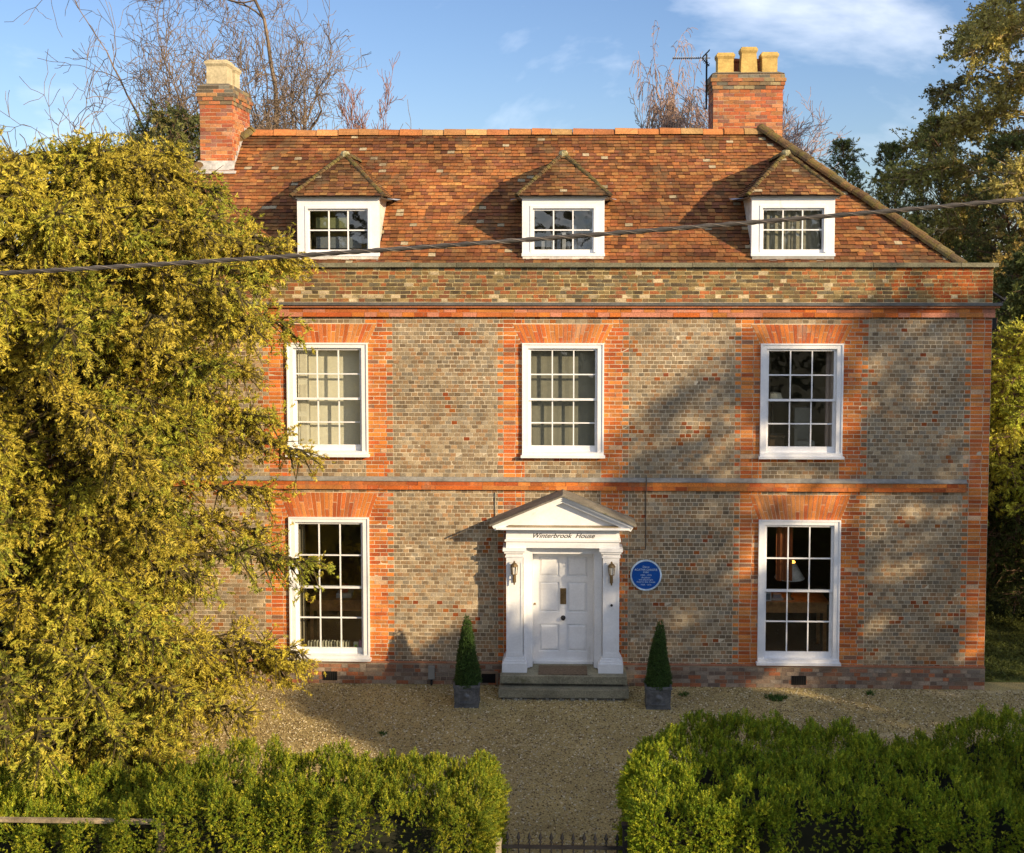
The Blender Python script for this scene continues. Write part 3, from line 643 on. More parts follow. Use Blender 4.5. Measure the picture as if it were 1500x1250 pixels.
# steps
b = MB(); g = (0.27, 0.25, 0.17)
b.box(-1.13, 0.0, -0.64, 0.05, 0.25, 0.383, g, jit=0.003); b.box(0.002, 1.16, -0.64, 0.05, 0.25, 0.383, g, jit=0.003); b.box(-1.08, 1.10, -0.56, 0.04, 0.19, 0.25, (0.12, 0.11, 0.08))
b.build('upper_step', M_stone, H)
b = MB(); b.box(-1.15, 0.3, -0.80, -0.06, 0.05, 0.19, g, jit=0.004); b.box(0.303, 1.19, -0.80, -0.06, 0.05, 0.19, g, jit=0.004); b.box(-1.10, 1.13, -0.76, -0.06, -0.01, 0.05, (0.16, 0.15, 0.12), jit=0.004)
for _ in range(26):
    x = random.uniform(-1.12, 1.1); s = random.uniform(0.02, 0.05); b.box(x, x + s, -0.80 - s * 0.4, -0.76, 0.0, s * 0.9, np.array([0.4, 0.38, 0.3]) * random.uniform(0.5, 1), jit=0.006)
b.build('lower_step', M_stone, H)
# plaque-side conduit, air bricks, boot scraper niche, meter box, hopper
b = MB(); b.tube((1.53, -0.015, 3.67), (1.53, -0.015, 2.57), 0.009, n=6); b.tube((1.53, -0.012, 2.57), (1.15, -0.012, 2.56), 0.005, n=6); b.tube((1.53, -0.085, 3.97), (1.53, -0.085, 3.66), 0.009, n=6); b.build('cable', mat('brown_cable', base=(0.09, 0.08, 0.065), attr=False, bump=0), H)
b = MB(); b.tube((-1.25, -0.012, 3.62), (-1.25, -0.012, 3.15), 0.009, n=6); b.build('cable', mat('grey_cable', base=(0.3, 0.28, 0.22), attr=False, bump=0), H)
for x in (-4.35, 4.37):
    b = MB(); b.box(x - 0.135, x + 0.135, -0.056, -0.044, 0.06, 0.23, (0.004, 0.004, 0.004), 0)
    for i in range(7): b.box(x - 0.13 + i * 0.043, x - 0.122 + i * 0.043, -0.062, -0.0565, 0.07, 0.22, (0.02, 0.018, 0.016), 0)
    b.build('air_brick', M_plain, H)
b = MB(); b.box(-1.51, -1.25, -0.056, -0.044, 0.04, 0.22, (0.006, 0.005, 0.005)); b.box(-1.56, -1.20, -0.075, -0.044, 0.221, 0.262, (0.25, 0.18, 0.12)); b.box(-1.235, -1.20, -0.07, -0.044, 0.0, 0.22, (0.25, 0.18, 0.12)); b.box(-1.56, -1.512, -0.07, -0.044, 0.0, 0.22, (0.25, 0.18, 0.12))
b.build('boot_scraper_niche', M_plain, H)
b = MB(); b.box(-2.50, -2.38, -0.12, -0.045, 0.12, 0.36, (0.25, 0.25, 0.23)); b.tube((-2.44, -0.09, 0.12), (-2.44, -0.09, 0.0), 0.02, n=8, c=(0.02, 0.02, 0.02)); b.build('meter_box', M_plain, H)
b = MB(); b.box(XR + 0.002, XR + 0.12, 0.10, 0.26, 6.65, 6.85); b.tube((XR + 0.06, 0.18, 6.65), (XR + 0.04, 0.6, 6.3), 0.035, n=8); b.tube((XR + 0.04, 0.6, 6.3), (XR + 0.04, 0.6, 0.0), 0.035, n=8)
b.tube((XR - 0.05, 0.3, 7.0), (XR + 0.26, 0.3, 7.12), 0.035, n=8); b.tube((XR + 0.05, 0.3, 7.35), (XR + 0.32, 0.3, 7.17), 0.03, n=8); b.tube((XR + 0.26, 0.3, 7.12), (XR + 0.36, 0.34, 7.22), 0.03, n=8); b.build('hopper_pipe', M_iron, H)
knob(0.89, -0.405, 1.63, 0.024, surround, 'bell_pull')
b = MB(); b.box(-0.455 + 0.01, 0.46, 0, 0.01, 0, 0.01)

# --- dormers
DSL = tpal * 0.8
for d in DORM:
    fy = 0.60; hw = 0.77; zb, zt = 8.04, 9.06
    b = MB()
    b.box(d - hw, d - hw + 0.17, fy - 0.03, fy + 0.09, zb, zt); b.box(d + hw - 0.17, d + hw, fy - 0.03, fy + 0.09, zb, zt)
    b.box(d - hw + 0.17, d + hw - 0.17, fy - 0.029, fy + 0.09, zt - 0.17, zt); b.box(d - hw - 0.01, d + hw + 0.01, fy - 0.07, fy + 0.09, zb - 0.055, zb - 0.001)
    # cornice of the dormer and inner architrave
    b.box(d - hw - 0.025, d + hw + 0.025, fy - 0.06, fy + 0.09, zt + 0.001, zt + 0.03); b.box(d - hw - 0.06, d + hw + 0.06, fy - 0.10, fy + 0.1, zt + 0.031, zt + 0.06)
    for (xa, xb) in ((d - hw + 0.15, d - hw + 0.20), (d + hw - 0.20, d + hw - 0.15)): b.box(xa, xb, fy - 0.042, fy - 0.0305, zb + 0.02, zt - 0.13)
    b.box(d - hw + 0.20, d + hw - 0.20, fy - 0.0415, fy - 0.0295, zt - 0.18, zt - 0.13)
    dm = b.build('dormer', M_white, H)
    # cheeks: triangles from the front frame back to the roof
    for s in (-1, 1):
        cb = MB(); xo = d + s * (hw - 0.03); xi = xo - s * 0.04; y1 = RY0 + (zt - RZ0) / SL
        ztl = zt + 0.05; y1 = RY0 + (ztl - RZ0) / SL; P = [(fy + 0.09, Z(fy + 0.09) - 0.02), (y1, ztl), (fy + 0.09, ztl)]
        v = [(xo, y, z) for y, z in P] + [(xi, y, z) for y, z in P]
        cb.ngon(v, [[0, 1, 2], [5, 4, 3], [0, 3, 4, 1], [1, 4, 5, 2], [2, 5, 3, 0]])
        cb.build('cheek', M_dirtyw, dm)
    sb = MB(); g = bars(sb, d - hw + 0.171, d + hw - 0.171, zb + 0.0, zt - 0.17, 3, 2, fy + 0.01, fy + 0.05, st=0.055, top=0.05, bot=0.07, bw=0.024); sb.build('sash', M_white, dm)
    glass_panes(dm, g, fy + 0.035, 3, 2)
    ab = MB(); ab.box(d - hw + 0.01, d + hw - 0.01, fy - 0.06, fy + 0.05, 7.80, zb - 0.056); ab.build('apron', M_lead if d > 1 else M_dirtyw, dm)
    # room behind the pane
    rbx = MB(); y1 = 1.72
    cI = (0.22, 0.2, 0.15)
    rbx.quad((d - 0.7, y1, 7.9), (d + 0.7, y1, 7.9), (d + 0.7, y1, 9.05), (d - 0.7, y1, 9.05), cI); rbx.quad((d - 0.7, 0.7, 7.92), (d + 0.7, 0.7, 7.92), (d + 0.7, y1, 7.92), (d - 0.7, y1, 7.92), cI)
    rbx.quad((d - 0.7, 0.7, 7.9), (d - 0.7, y1, 7.9), (d - 0.7, y1, 9.05), (d - 0.7, 0.7, 9.05), cI); rbx.quad((d + 0.7, 0.7, 7.9), (d + 0.7, 0.7, 9.05), (d + 0.7, y1, 9.05), (d + 0.7, y1, 7.9), cI)
    rbx.quad((d - 0.7, 0.7, 9.05), (d - 0.7, y1, 9.05), (d + 0.7, y1, 9.05), (d + 0.7, 0.7, 9.05), (0.3, 0.3, 0.28)); rbx.build('dormer_room', M_plain, dm)
    if d < -1:
        b = MB(); b.box(d - 0.46, d + 0.12, 0.80, 0.83, 8.52, 8.72, (0.16, 0.17, 0.09)); b.box(d - 0.46, d + 0.4, 0.80, 0.83, 8.14, 8.36, (0.15, 0.17, 0.2)); b.build('blind', M_plain, dm)
    elif d < 1:
        b = MB()
        for k in range(9):
            x = d - 0.42 + k * 0.1; h = random.uniform(0.1, 0.45); b.box(x, x + 0.07, 0.82 + 0.02 * (k % 3), 0.86 + 0.02 * (k % 3), 8.12, 8.12 + h, np.array([0.2, 0.2, 0.22]) * random.uniform(0.3, 2.2))
        b.build('shelf_clutter', M_plain, dm)
    else: curtain(d - 0.55, d + 0.55, 0.76, 8.05, 8.95, (0.24, 0.22, 0.17), n=9, amp=0.02, name='curtain').parent = dm
    # hipped tile roof
    tb = MB(); ez = 9.10; hx = 0.88; fyE = fy - 0.13; az = 9.93; ay = fyE + hx; rt = (az - ez) / hx; hl = math.hypot(hx, az - ez)
    dpal = tpal * np.array([0.75, 0.85, 0.9])
    mossd = lambda u, v: 0.55 if (abs(abs(u) - (hx - v * hx / hl)) < 0.16) else 1.0
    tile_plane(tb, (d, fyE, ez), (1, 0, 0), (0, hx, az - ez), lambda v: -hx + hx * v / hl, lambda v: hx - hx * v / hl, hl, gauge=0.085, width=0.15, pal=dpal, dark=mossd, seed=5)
    for s in (-1, 1):
        yback = lambda v: RY0 + (ez + (az - ez) * v / hl - RZ0) / SL
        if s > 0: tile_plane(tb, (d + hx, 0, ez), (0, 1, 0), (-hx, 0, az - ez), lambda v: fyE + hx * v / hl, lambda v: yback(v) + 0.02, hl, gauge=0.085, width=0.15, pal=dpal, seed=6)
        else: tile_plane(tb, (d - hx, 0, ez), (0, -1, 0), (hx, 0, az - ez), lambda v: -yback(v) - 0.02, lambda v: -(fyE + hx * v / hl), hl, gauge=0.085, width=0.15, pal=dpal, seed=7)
        yb_ = RY0 + (ez - RZ0) / SL; yr = RY0 + (az - RZ0) / SL
        tb.quad((d + s * hx, fyE, ez - 0.004), (d, ay, az - 0.004), (d, yr, az - 0.004), (d + s * hx, yb_, ez - 0.004), dk)
    tb.add([(d - hx, fyE, ez - 0.004), (d + hx, fyE, ez - 0.004), (d, ay, az - 0.004)], [0, 1, 2], dk)
    tb.quad((d - hx, fyE, ez - 0.02), (d - hx, yb_, ez - 0.02), (d + hx, yb_, ez - 0.02), (d + hx, fyE, ez - 0.02), (0.35, 0.33, 0.3))
    tr_ = tb.build('dormer_roof', M_tile, dm)
    hb = MB()
    for s in (-1, 1): halfround(hb, (d + s * hx, fyE, ez + 0.02), (d + s * 0.02, ay, az + 0.04), 0.055, 0.085, moss_pal * 0.7, lift=0.005, n=5)
    halfround(hb, (d, ay - 0.05, az + 0.0), (d, RY0 + (az - RZ0) / SL, az + 0.0), 0.09, 0.3, moss_pal, lift=0.03)
    hb.lathe(d, ay, [(0.085, az - 0.02), (0.095, az + 0.04), (0.07, az + 0.09), (0.0, az + 0.105)], 10, (0.42, 0.38, 0.22)); hb.build('hip_tiles', M_moss, tr_)
    for s in (-1, 1):
        fb = MB(); xo = d + s * (hx + 0.01); fb.ngon([(xo, fyE + 0.25, ez - 0.03), (xo + s * 0.14, fyE + 0.75, ez - 0.03), (xo + s * 0.14, fyE + 1.3, ez + 0.02), (xo - s * 0.02, fyE + 1.35, ez + 0.04)], [[0, 1, 2, 3] if s > 0 else [3, 2, 1, 0]])
        fb.build('flashing', mat('bright_lead', base=(0.5, 0.53, 0.58), attr=False, rough=0.5, bump=0.1), dm)

# --- chimneys
CHB = np.array([[0.50, 0.15, 0.05], [0.44, 0.12, 0.045], [0.52, 0.22, 0.08], [0.36, 0.10, 0.05], [0.46, 0.2, 0.09], [0.28, 0.12, 0.08]])
def stack(x0, x1, y0, y1, z0, z1, capz, mort):
    """four brick faces in stretcher courses, corbelled cap"""
    b = MB(); h = 0.078; k = 0; z = z0
    b.box(x0 + 0.007, x1 - 0.007, y0 + 0.007, y1 - 0.007, z0, z1 + 0.002, mort, 1)
    while z < z1 - 0.02:
        o = 0.0
        if z > capz: o = min(0.062, 0.02 * (1 + int((z - capz) / h)))
        if z > capz + h * 3.5: o = 0.055
        if z > z1 - 2 * h: o -= 0.02
        for face in range(4):
            a, e = ((x0 - o, x1 + o), (y0 - o, y1 + o))[face % 2]
            t = a + (0.0 if (k + face) % 2 else 0.113); segs = [(a, t)] if t - a > 0.02 else []
            while t < e - 0.02:
                w = min(0.225 * random.uniform(0.97, 1.03), e - t); w = w if e - (t + w) > 0.05 else e - t; segs.append((t, t + w)); t += w
            for (p, q) in segs:
                c = CHB[random.randrange(len(CHB))] * random.uniform(0.7, 1.15)
                if z > capz: c = OLD[random.randrange(len(OLD))] * random.uniform(0.9, 1.5)
                za, zb = z + 0.005, z + h - 0.005; p += 0.005; q -= 0.005; dd = random.uniform(-0.002, 0.004) - o
                if face == 0: b.box(p, q, y0 + dd, y0 + 0.1, za, zb, c, 0, jit=0.003)
                elif face == 2: b.box(p, q, y1 - 0.1, y1 - dd, za, zb, c, 0, jit=0.003)
                elif face == 1: b.box(x0 + dd, x0 + 0.1, p + 0.012, q - 0.012, za, zb, c, 0, jit=0.003)
                else: b.box(x1 - 0.1, x1 - dd, p + 0.012, q - 0.012, za, zb, c, 0, jit=0.003)
        if o: b.box(x0 - o + 0.01, x1 + o - 0.01, y0 - o + 0.01, y1 + o - 0.01, z, z + h, mort, 1)
        z += h; k += 1
    s = b.build('chimney', [M_brick, M_mortar], H)
    fl = MB(); fl.ngon([(x0 - 0.03, y0 - 0.03, z1), (x1 + 0.03, y0 - 0.03, z1), (x1 + 0.03, y1 + 0.03, z1), (x0 - 0.03, y1 + 0.03, z1), (x0 + 0.1, y0 + 0.1, z1 + 0.06), (x1 - 0.1, y0 + 0.1, z1 + 0.06), (x1 - 0.1, y1 - 0.1, z1 + 0.06), (x0 + 0.1, y1 - 0.1, z1 + 0.06)],
                      [[0, 1, 5, 4], [1, 2, 6, 5], [2, 3, 7, 6], [3, 0, 4, 7], [4, 5, 6, 7]], (0.2, 0.17, 0.12)); fl.build('flaunching', M_stone, s)
    return s
def pot(parent, x, y, z, w, h, c=(0.58, 0.40, 0.13), taper=0.0):
    b = MB(); a = w / 2
    def fr(w0, w1, z0, z1):
        v = [(x + sx * w0, y + sy * w0, z0) for sx, sy in ((-1, -1), (1, -1), (1, 1), (-1, 1))] + [(x + sx * w1, y + sy * w1, z1) for sx, sy in ((-1, -1), (1, -1), (1, 1), (-1, 1))]
        b.ngon(v, [[0, 1, 5, 4], [1, 2, 6, 5], [2, 3, 7, 6], [3, 0, 4, 7], [4, 5, 6, 7], [3, 2, 1, 0]], c)
    fr(a * (1 + taper), a, z, z + h - 0.13); fr(a * 1.02, a * 1.14, z + h - 0.13, z + h - 0.085); fr(a * 1.16, a * 1.16, z + h - 0.084, z + h - 0.03); fr(a * 1.02, a * 1.02, z + h - 0.029, z + h)
    b.box(x - a * 0.8, x + a * 0.8, y - a * 0.8, y + a * 0.8, z + h - 0.01, z + h + 0.002, (0.01, 0.01, 0.01)); b.build('chimney_pot', M_pot, parent)
M_pot = mat('buff_stone', n1=(4, 0.75, 1.15), n2=(25, 0.75, 1.15), bump=0.4, lichen=[(5, 0.62, (0.2, 0.16, 0.08), 0.6)])
s1 = stack(-7.47, -6.80, 2.60, 3.98, 9.0, 11.49, 11.08, (0.66, 0.50, 0.33))
pot(s1, -7.16, 3.0, 11.48, 0.42, 0.57, (0.55, 0.46, 0.28)); pot(s1, -7.16, 3.65, 11.48, 0.38, 0.55, (0.55, 0.46, 0.28))
b = MB(); b.box(-7.51, -6.76, 2.56, 2.60, 9.74, 9.96); b.box(-7.60, -6.70, 2.44, 2.58, 9.69, 9.745)
for k in range(8):
    y = 2.64 + k * 0.12; b.box(-6.797, -6.775, y, y + 0.13, Z(y) - 0.02, Z(y) + 0.16)
b.build('flashing', mat('pale_lead', base=(0.55, 0.53, 0.5), attr=False, rough=0.5, bump=0.1), s1)
s2 = stack(3.18, 4.66, 3.78, 4.60, 9.6, 11.88, 11.50, (0.64, 0.47, 0.30))
pot(s2, 3.45, 4.0, 11.88, 0.335, 0.45); pot(s2, 3.945, 4.0, 11.88, 0.31, 0.57, taper=0.15); pot(s2, 4.385, 4.0, 11.88, 0.32, 0.46)
b = MB(); b.lathe(3.70, 4.4, [(0.13, 11.86), (0.12, 12.2), (0.145, 12.22), (0.145, 12.28), (0.10, 12.29)], 14, (0.42, 0.12, 0.05)); b.build('chimney_pot', M_pot, s2)
b = MB(); b.lathe(4.18, 4.4, [(0.12, 11.86), (0.11, 12.2), (0.13, 12.22), (0.13, 12.27), (0.10, 12.28)], 14, (0.42, 0.14, 0.06)); b.build('chimney_pot', M_pot, s2)
# aerial
A = empty('tv_aerial', (3.10, 4.3, 11.3), 'grey television aerial on a thin mast strapped to the right chimney', 'aerial')
M_alu = mat('dull_aluminium', base=(0.25, 0.25, 0.26), attr=False, rough=0.5, metal=0.5, bump=0)
MB().tube((3.10, 4.3, 11.2), (3.10, 4.3, 12.38), 0.02, n=8).build('mast', M_iron, A)
b = MB(); b.tube((2.36, 4.3, 12.30), (3.18, 4.3, 12.30), 0.012, n=6)
for k in range(14): b.tube((2.38 + k * 0.045, 4.2, 12.30), (2.38 + k * 0.045, 4.4, 12.30), 0.008, n=5); b.tube((2.38 + k * 0.045, 4.3, 12.275), (2.38 + k * 0.045, 4.3, 12.335), 0.007, n=5)
b.build('boom', M_alu, A)
b = MB()
for k in range(5):
    for s in (-1, 1): b.tube((3.02 + 0.03 * k, 4.12, 12.30 + s * (0.03 + 0.03 * k)), (3.02 + 0.03 * k, 4.48, 12.30 + s * (0.03 + 0.03 * k)), 0.009, n=5)
b.tube((3.0, 4.3, 12.3), (3.16, 4.3, 12.47), 0.014, n=5); b.tube((3.0, 4.3, 12.3), (3.16, 4.3, 12.13), 0.014, n=5); b.build('reflector', M_iron, A)

# ------------------------------------------------------------------ things on and by the house
def lantern(x, label):
    y = -0.47; z0 = 2.16
    r = empty('wall_lantern', (x, -0.39, z0), label, 'lantern', 'lanterns beside the front door')
    b = MB(); b.box(x - 0.03, x + 0.03, -0.405, -0.391, z0 - 0.12, z0 + 0.05); b.tube((x, -0.40, z0 - 0.06), (x, y, z0 - 0.02), 0.012, n=8); b.tube((x, y, z0 - 0.14), (x, y, z0 + 0.04), 0.014, 0.022, n=8); b.build('bracket', M_brass, r)
    b = MB(); n = 6
    def ring(rad, z, rr=0.006):
        for k in range(n):
            a0, a1 = 2 * math.pi * k / n, 2 * math.pi * (k + 1) / n; b.tube((x + rad * math.cos(a0), y + rad * math.sin(a0), z), (x + rad * math.cos(a1), y + rad * math.sin(a1), z), rr, n=5)
    ring(0.045, z0 + 0.05, 0.008); ring(0.065, z0 + 0.20, 0.008)
    for k in range(n):
        a0 = 2 * math.pi * k / n; b.tube((x + 0.045 * math.cos(a0), y + 0.045 * math.sin(a0), z0 + 0.05), (x + 0.065 * math.cos(a0), y + 0.065 * math.sin(a0), z0 + 0.2), 0.006, n=5)
    b.build('cage', M_brass, r)
    b = MB(); b.lathe(x, y, [(0.038, z0 + 0.05), (0.058, z0 + 0.20)], 6); b.build('glass', mat('frosted_glass', base=(0.75, 0.73, 0.66), attr=False, rough=0.3, bump=0), r)
    b = MB(); b.lathe(x, y, [(0.075, z0 + 0.20), (0.05, z0 + 0.24), (0.018, z0 + 0.265), (0.018, z0 + 0.285), (0.0, z0 + 0.30)], 12); b.lathe(x, y, [(0.0, z0 + 0.02), (0.03, z0 + 0.035), (0.05, z0 + 0.05)], 12); b.build('cap', M_brass, r)
    return r
lan = lantern(-0.88, 'brass wall lantern on the left pilaster of the white door surround')
l2 = copy_tree(lan); l2.location.x = 0.885; l2['label'] = 'brass wall lantern on the right pilaster, nearer the blue plaque'
# plaque
P = empty('plaque', (1.54, 0, 2.09), 'round blue commemorative plaque with white rim on brick wall right of door', 'plaque')
def disc(r0, r1, y0, y1, c=(1, 1, 1), n=48):
    b = MB(); cx, cz = 1.54, 2.09; v = []
    for (r, y) in ((r0, y0), (r1, y0), (r1, y1), (r0, y1)):
        for k in range(n): v.append((cx + r * math.cos(2 * math.pi * k / n), y, cz + r * math.sin(2 * math.pi * k / n)))
    b.add(v, [[j * n + k, j * n + (k + 1) % n, ((j + 1) % 4) * n + (k + 1) % n, ((j + 1) % 4) * n + k] for j in range(4) for k in range(n)], c); return b
disc(0.0, 0.262, -0.022, -0.003).build('face', mat('blue_enamel', base=(0.006, 0.075, 0.33), attr=False, rough=0.35, bump=0, n1=(3, 0.9, 1.1)), P)
M_let = mat('pale_lettering', base=(0.62, 0.75, 0.85), attr=False, bump=0)
disc(0.262, 0.29, -0.030, -0.003).build('rim', M_let, P)
for i, (s, z, w, h) in enumerate((('Dame', 0.155, 0.12, 0.055), ('AGATHA CHRISTIE', 0.10, 0.42, 0.055), ('DBE', 0.055, 0.10, 0.04), ('1890 - 1976', 0.0, 0.2, 0.038), ('Author', -0.045, 0.17, 0.045), ('and playwright', -0.085, 0.26, 0.04), ('lived in this house', -0.127, 0.34, 0.042), ('1934 - 1976', -0.18, 0.19, 0.04))):
    text(s, h, (1.54, -0.0235, 2.09 + z), M_let, P, 'lettering', width=w, ext=0.0008)
# door mat
b = MB(); b.box(-0.44, 0.45, -0.56, -0.10, 0.384, 0.402, (0.17, 0.12, 0.075), jit=0.002)
tag(b.build('door_mat', mat('coir', n1=(20, 0.6, 1.3), n2=(120, 0.5, 1.4), bump=1.0, bscale=200)), 'brown coir doormat lying on the top stone step', 'doormat')

# ------------------------------------------------------------------ foliage engine
def rotframes(d, roll):
    """frames (x,y,z=d) for directions d"""
    d = d / np.linalg.norm(d, axis=1, keepdims=True)
    ref = np.where(np.abs(d[:, 2:3]) < 0.95, np.array([[0, 0, 1.0]]), np.array([[1.0, 0, 0]]))
    x = np.cross(ref, d); x /= np.linalg.norm(x, axis=1, keepdims=True); y = np.cross(d, x)
    c, s = np.cos(roll)[:, None], np.sin(roll)[:, None]
    return np.stack([x * c + y * s, -x * s + y * c, d], 1)
def spray_template(n, spread=0.5, w=0.13, ln=0.45, flat=0.35, seed=1):
    r = np.random.default_rng(seed); T = []
    for i in range(n):
        t = 0.05 + 0.95 * i / (n - 1) ; side = 1 if i % 2 else -1
        a = r.uniform(-flat, flat) * math.pi + (0 if side > 0 else math.pi)
        l = ln * (1 - 0.5 * t) * r.uniform(0.8, 1.2); dr = np.array([math.cos(a) * spread * 1.6, math.sin(a) * spread * 1.6, r.uniform(0.5, 1.1)]); dr /= np.linalg.norm(dr)
        p = np.array([0, 0, t * 0.8]); q = np.cross(dr, r.normal(size=3)); q /= np.linalg.norm(q)
        T.append([p - q * w / 2, p + q * w / 2, p + dr * l + q * w * 0.15])
    return np.array(T)  # n,3,3
def sprays(b, P, D, size, cols, T, m=0):
    n = len(P); k = len(T)
    F = rotframes(D, rng.uniform(0, 6.283, n))
    V = np.einsum('kvj,nji->nkvi', T, F) * size[:, None, None, None] + P[:, None, None, :]
    cc = cols[:, None, :] * rng.uniform(0.7, 1.3, (n, k, 1))
    b.add(V.reshape(-1, 3), np.arange(n * k * 3).reshape(-1, 3), cc.reshape(-1, 3), m)
def tubes(b, segs, sides=4, c=(0.2, 0.15, 0.1), m=0, cols=None):
    """segs: array n x 8 (p0, p1, r0, r1)"""
    S = np.asarray(segs, float); 
    if len(S) == 0: return
    d = S[:, 3:6] - S[:, 0:3]; F = rotframes(d + 1e-9, np.zeros(len(S))); an = 2 * np.pi * np.arange(sides) / sides
    ring = np.stack([np.cos(an), np.sin(an)], 1)
    R = np.einsum('sj,nji->nsi', ring, F[:, :2])
    v0 = S[:, None, 0:3] + R * S[:, 6, None, None]; v1 = S[:, None, 3:6] + R * S[:, 7, None, None]
    V = np.concatenate([v0, v1], 1).reshape(-1, 3)
    k = np.arange(sides); f = np.stack([k, (k + 1) % sides, (k + 1) % sides + sides, k + sides], 1)
    Fc = (f[None] + 2 * sides * np.arange(len(S))[:, None, None]).reshape(-1, 4)
    cc = np.tile(np.asarray(c, float), (len(Fc), 1)) if cols is None else np.repeat(cols, sides, 0)
    b.add(V, Fc, cc, m)
def unit(v): return v / np.linalg.norm(v)

def leafy_tree(name, label, cat, base, H_, rfun, nb, twigs, spr, size, pal, group=None, zlo=0.05, twl=(0.35, 0.8), droop=0.25, rise=0.12, trunk_r=0.3, bark=(0.16, 0.10, 0.06), T=None, seed=1, sx=1.0, inner=0.3, lean=(0, 0), spread=1.0, tips=None, az=None, extra=None, upt=0.0):
    """trunk, boughs that reach the outline rfun(z/H, azimuth), drooping twigs, leaf sprays on the twigs"""
    g = np.random.default_rng(seed); bx, by, bz = base
    r = empty(name, base, label, cat, group)
    segs = []; P, D, Cc, Sz = [], [], [], []
    nz_ = 8; zt = H_ * 0.93
    tp = [np.array([bx + lean[0] * (i / nz_) ** 1.4 + 0.12 * math.sin(i * 1.7 + seed), by + lean[1] * (i / nz_) ** 1.4 + 0.12 * math.cos(i * 2.1 + seed), bz + zt * i / nz_]) for i in range(nz_ + 1)]
    for i in range(nz_): segs.append([*tp[i], *tp[i + 1], trunk_r * (1 - 0.93 * i / nz_), trunk_r * (1 - 0.93 * (i + 1) / nz_)])
    def ax(z):
        t = np.clip((z - bz) / zt, 0, 0.999) * nz_; i = int(t); return tp[i] + (tp[i + 1] - tp[i]) * (t - i)
    bl = []
    for i in range(nb):
        u = (i + g.random()) / nb; z0 = zlo * H_ + (0.97 - zlo) * H_ * u; ph = (i * 2.39996 + g.random() * 0.7) if az is None else g.uniform(*az)
        bl.append((z0, ph, rfun(z0 / H_, ph) * g.uniform(0.74, 1.12)))
    for e in (extra or []): bl.append(e)
    for (z0, ph, rad) in bl:
        s = ax(bz + max(0.0, z0 - rad * rise)); od = np.array([math.cos(ph) * sx, math.sin(ph), 0]); e = ax(bz + z0) + od * rad + np.array([0, 0, (g.uniform(-0.15, 0.2) + upt) * rad * 0.4])
        mctl = (s + e) / 2 + np.array([0, 0, rad * (rise + 0.12)]) + g.normal(0, 0.12 * rad + 0.02, 3) * 0.5
        bez = lambda t: s * (1 - t) ** 2 + 2 * mctl * t * (1 - t) + e * t * t
        rb_ = 0.010 + 0.009 * rad
        ns = 6
        for q in range(ns):
            segs.append([*bez(q / ns), *bez((q + 1) / ns), rb_ * (1 - 0.85 * q / ns), rb_ * (1 - 0.85 * (q + 1) / ns)])
        bc = pal[g.integers(len(pal))] * g.uniform(0.8, 1.2)
        nt_ = max(3, int(twigs * (0.4 + rad / 3.0)))
        for k in range(nt_):
            sc_ = min(1.0, 0.3 + 0.5 * rad); t = inner + (1 - inner) * math.sqrt(g.random()); p = bez(t); tg = unit(bez(min(1, t + 0.02)) - bez(t - 0.02))
            d = unit(tg * 0.8 + g.normal(0, 0.75 * spread, 3) + np.array([0, 0, -droop * g.random()])); ln = g.uniform(*twl) * (1.15 - 0.45 * t) * sc_
            q = p + d * ln + np.array([0, 0, -droop * ln * 0.6]); segs.append([*p, *q, 0.008 + 0.003 * rad, 0.003])
            m = max(2, int(spr * ln / np.mean(twl)))
            tt = g.uniform(0.15, 1.05, m); pp = p + (q - p) * tt[:, None] + g.normal(0, 0.05 * ln + 0.02, (m, 3))
            dd = d * 0.7 + g.normal(0, 0.55, (m, 3)) + np.array([0, 0, -droop]) * g.random((m, 1)) * 1.6
            P.append(pp); D.append(dd); cb = bc * g.uniform(0.85, 1.15)
            cl = cb * g.uniform(0.75, 1.3, (m, 1))
            if tips is not None: w_ = (g.random((m, 1)) < 0.35) * 0.7; cl = cl * (1 - w_) + tips * w_ * g.uniform(0.8, 1.2, (m, 1))
            Cc.append(cl); Sz.append(size * g.uniform(0.7, 1.35, m))
    tb_ = MB(); tubes(tb_, segs, 5, bark); tb_.build('trunk', M_bark, r)
    cb_ = MB(); sprays(cb_, np.concatenate(P), np.concatenate(D), np.concatenate(Sz), np.concatenate(Cc), T if T is not None else T_yew); cb_.build('crown', M_leaf, r)
    return r
T_yew = spray_template(12, 0.55, 0.15, 0.5, 0.5, 2)
T_broad = spray_template(8, 0.9, 0.30, 0.6, 1.0, 3)
T_small = spray_template(7, 0.8, 0.24, 0.55, 1.0, 5)
def lerp(pts):
    xs_ = [p[0] for p in pts]; ys_ = [p[1] for p in pts]
    return lambda t: float(np.interp(t, xs_, ys_))

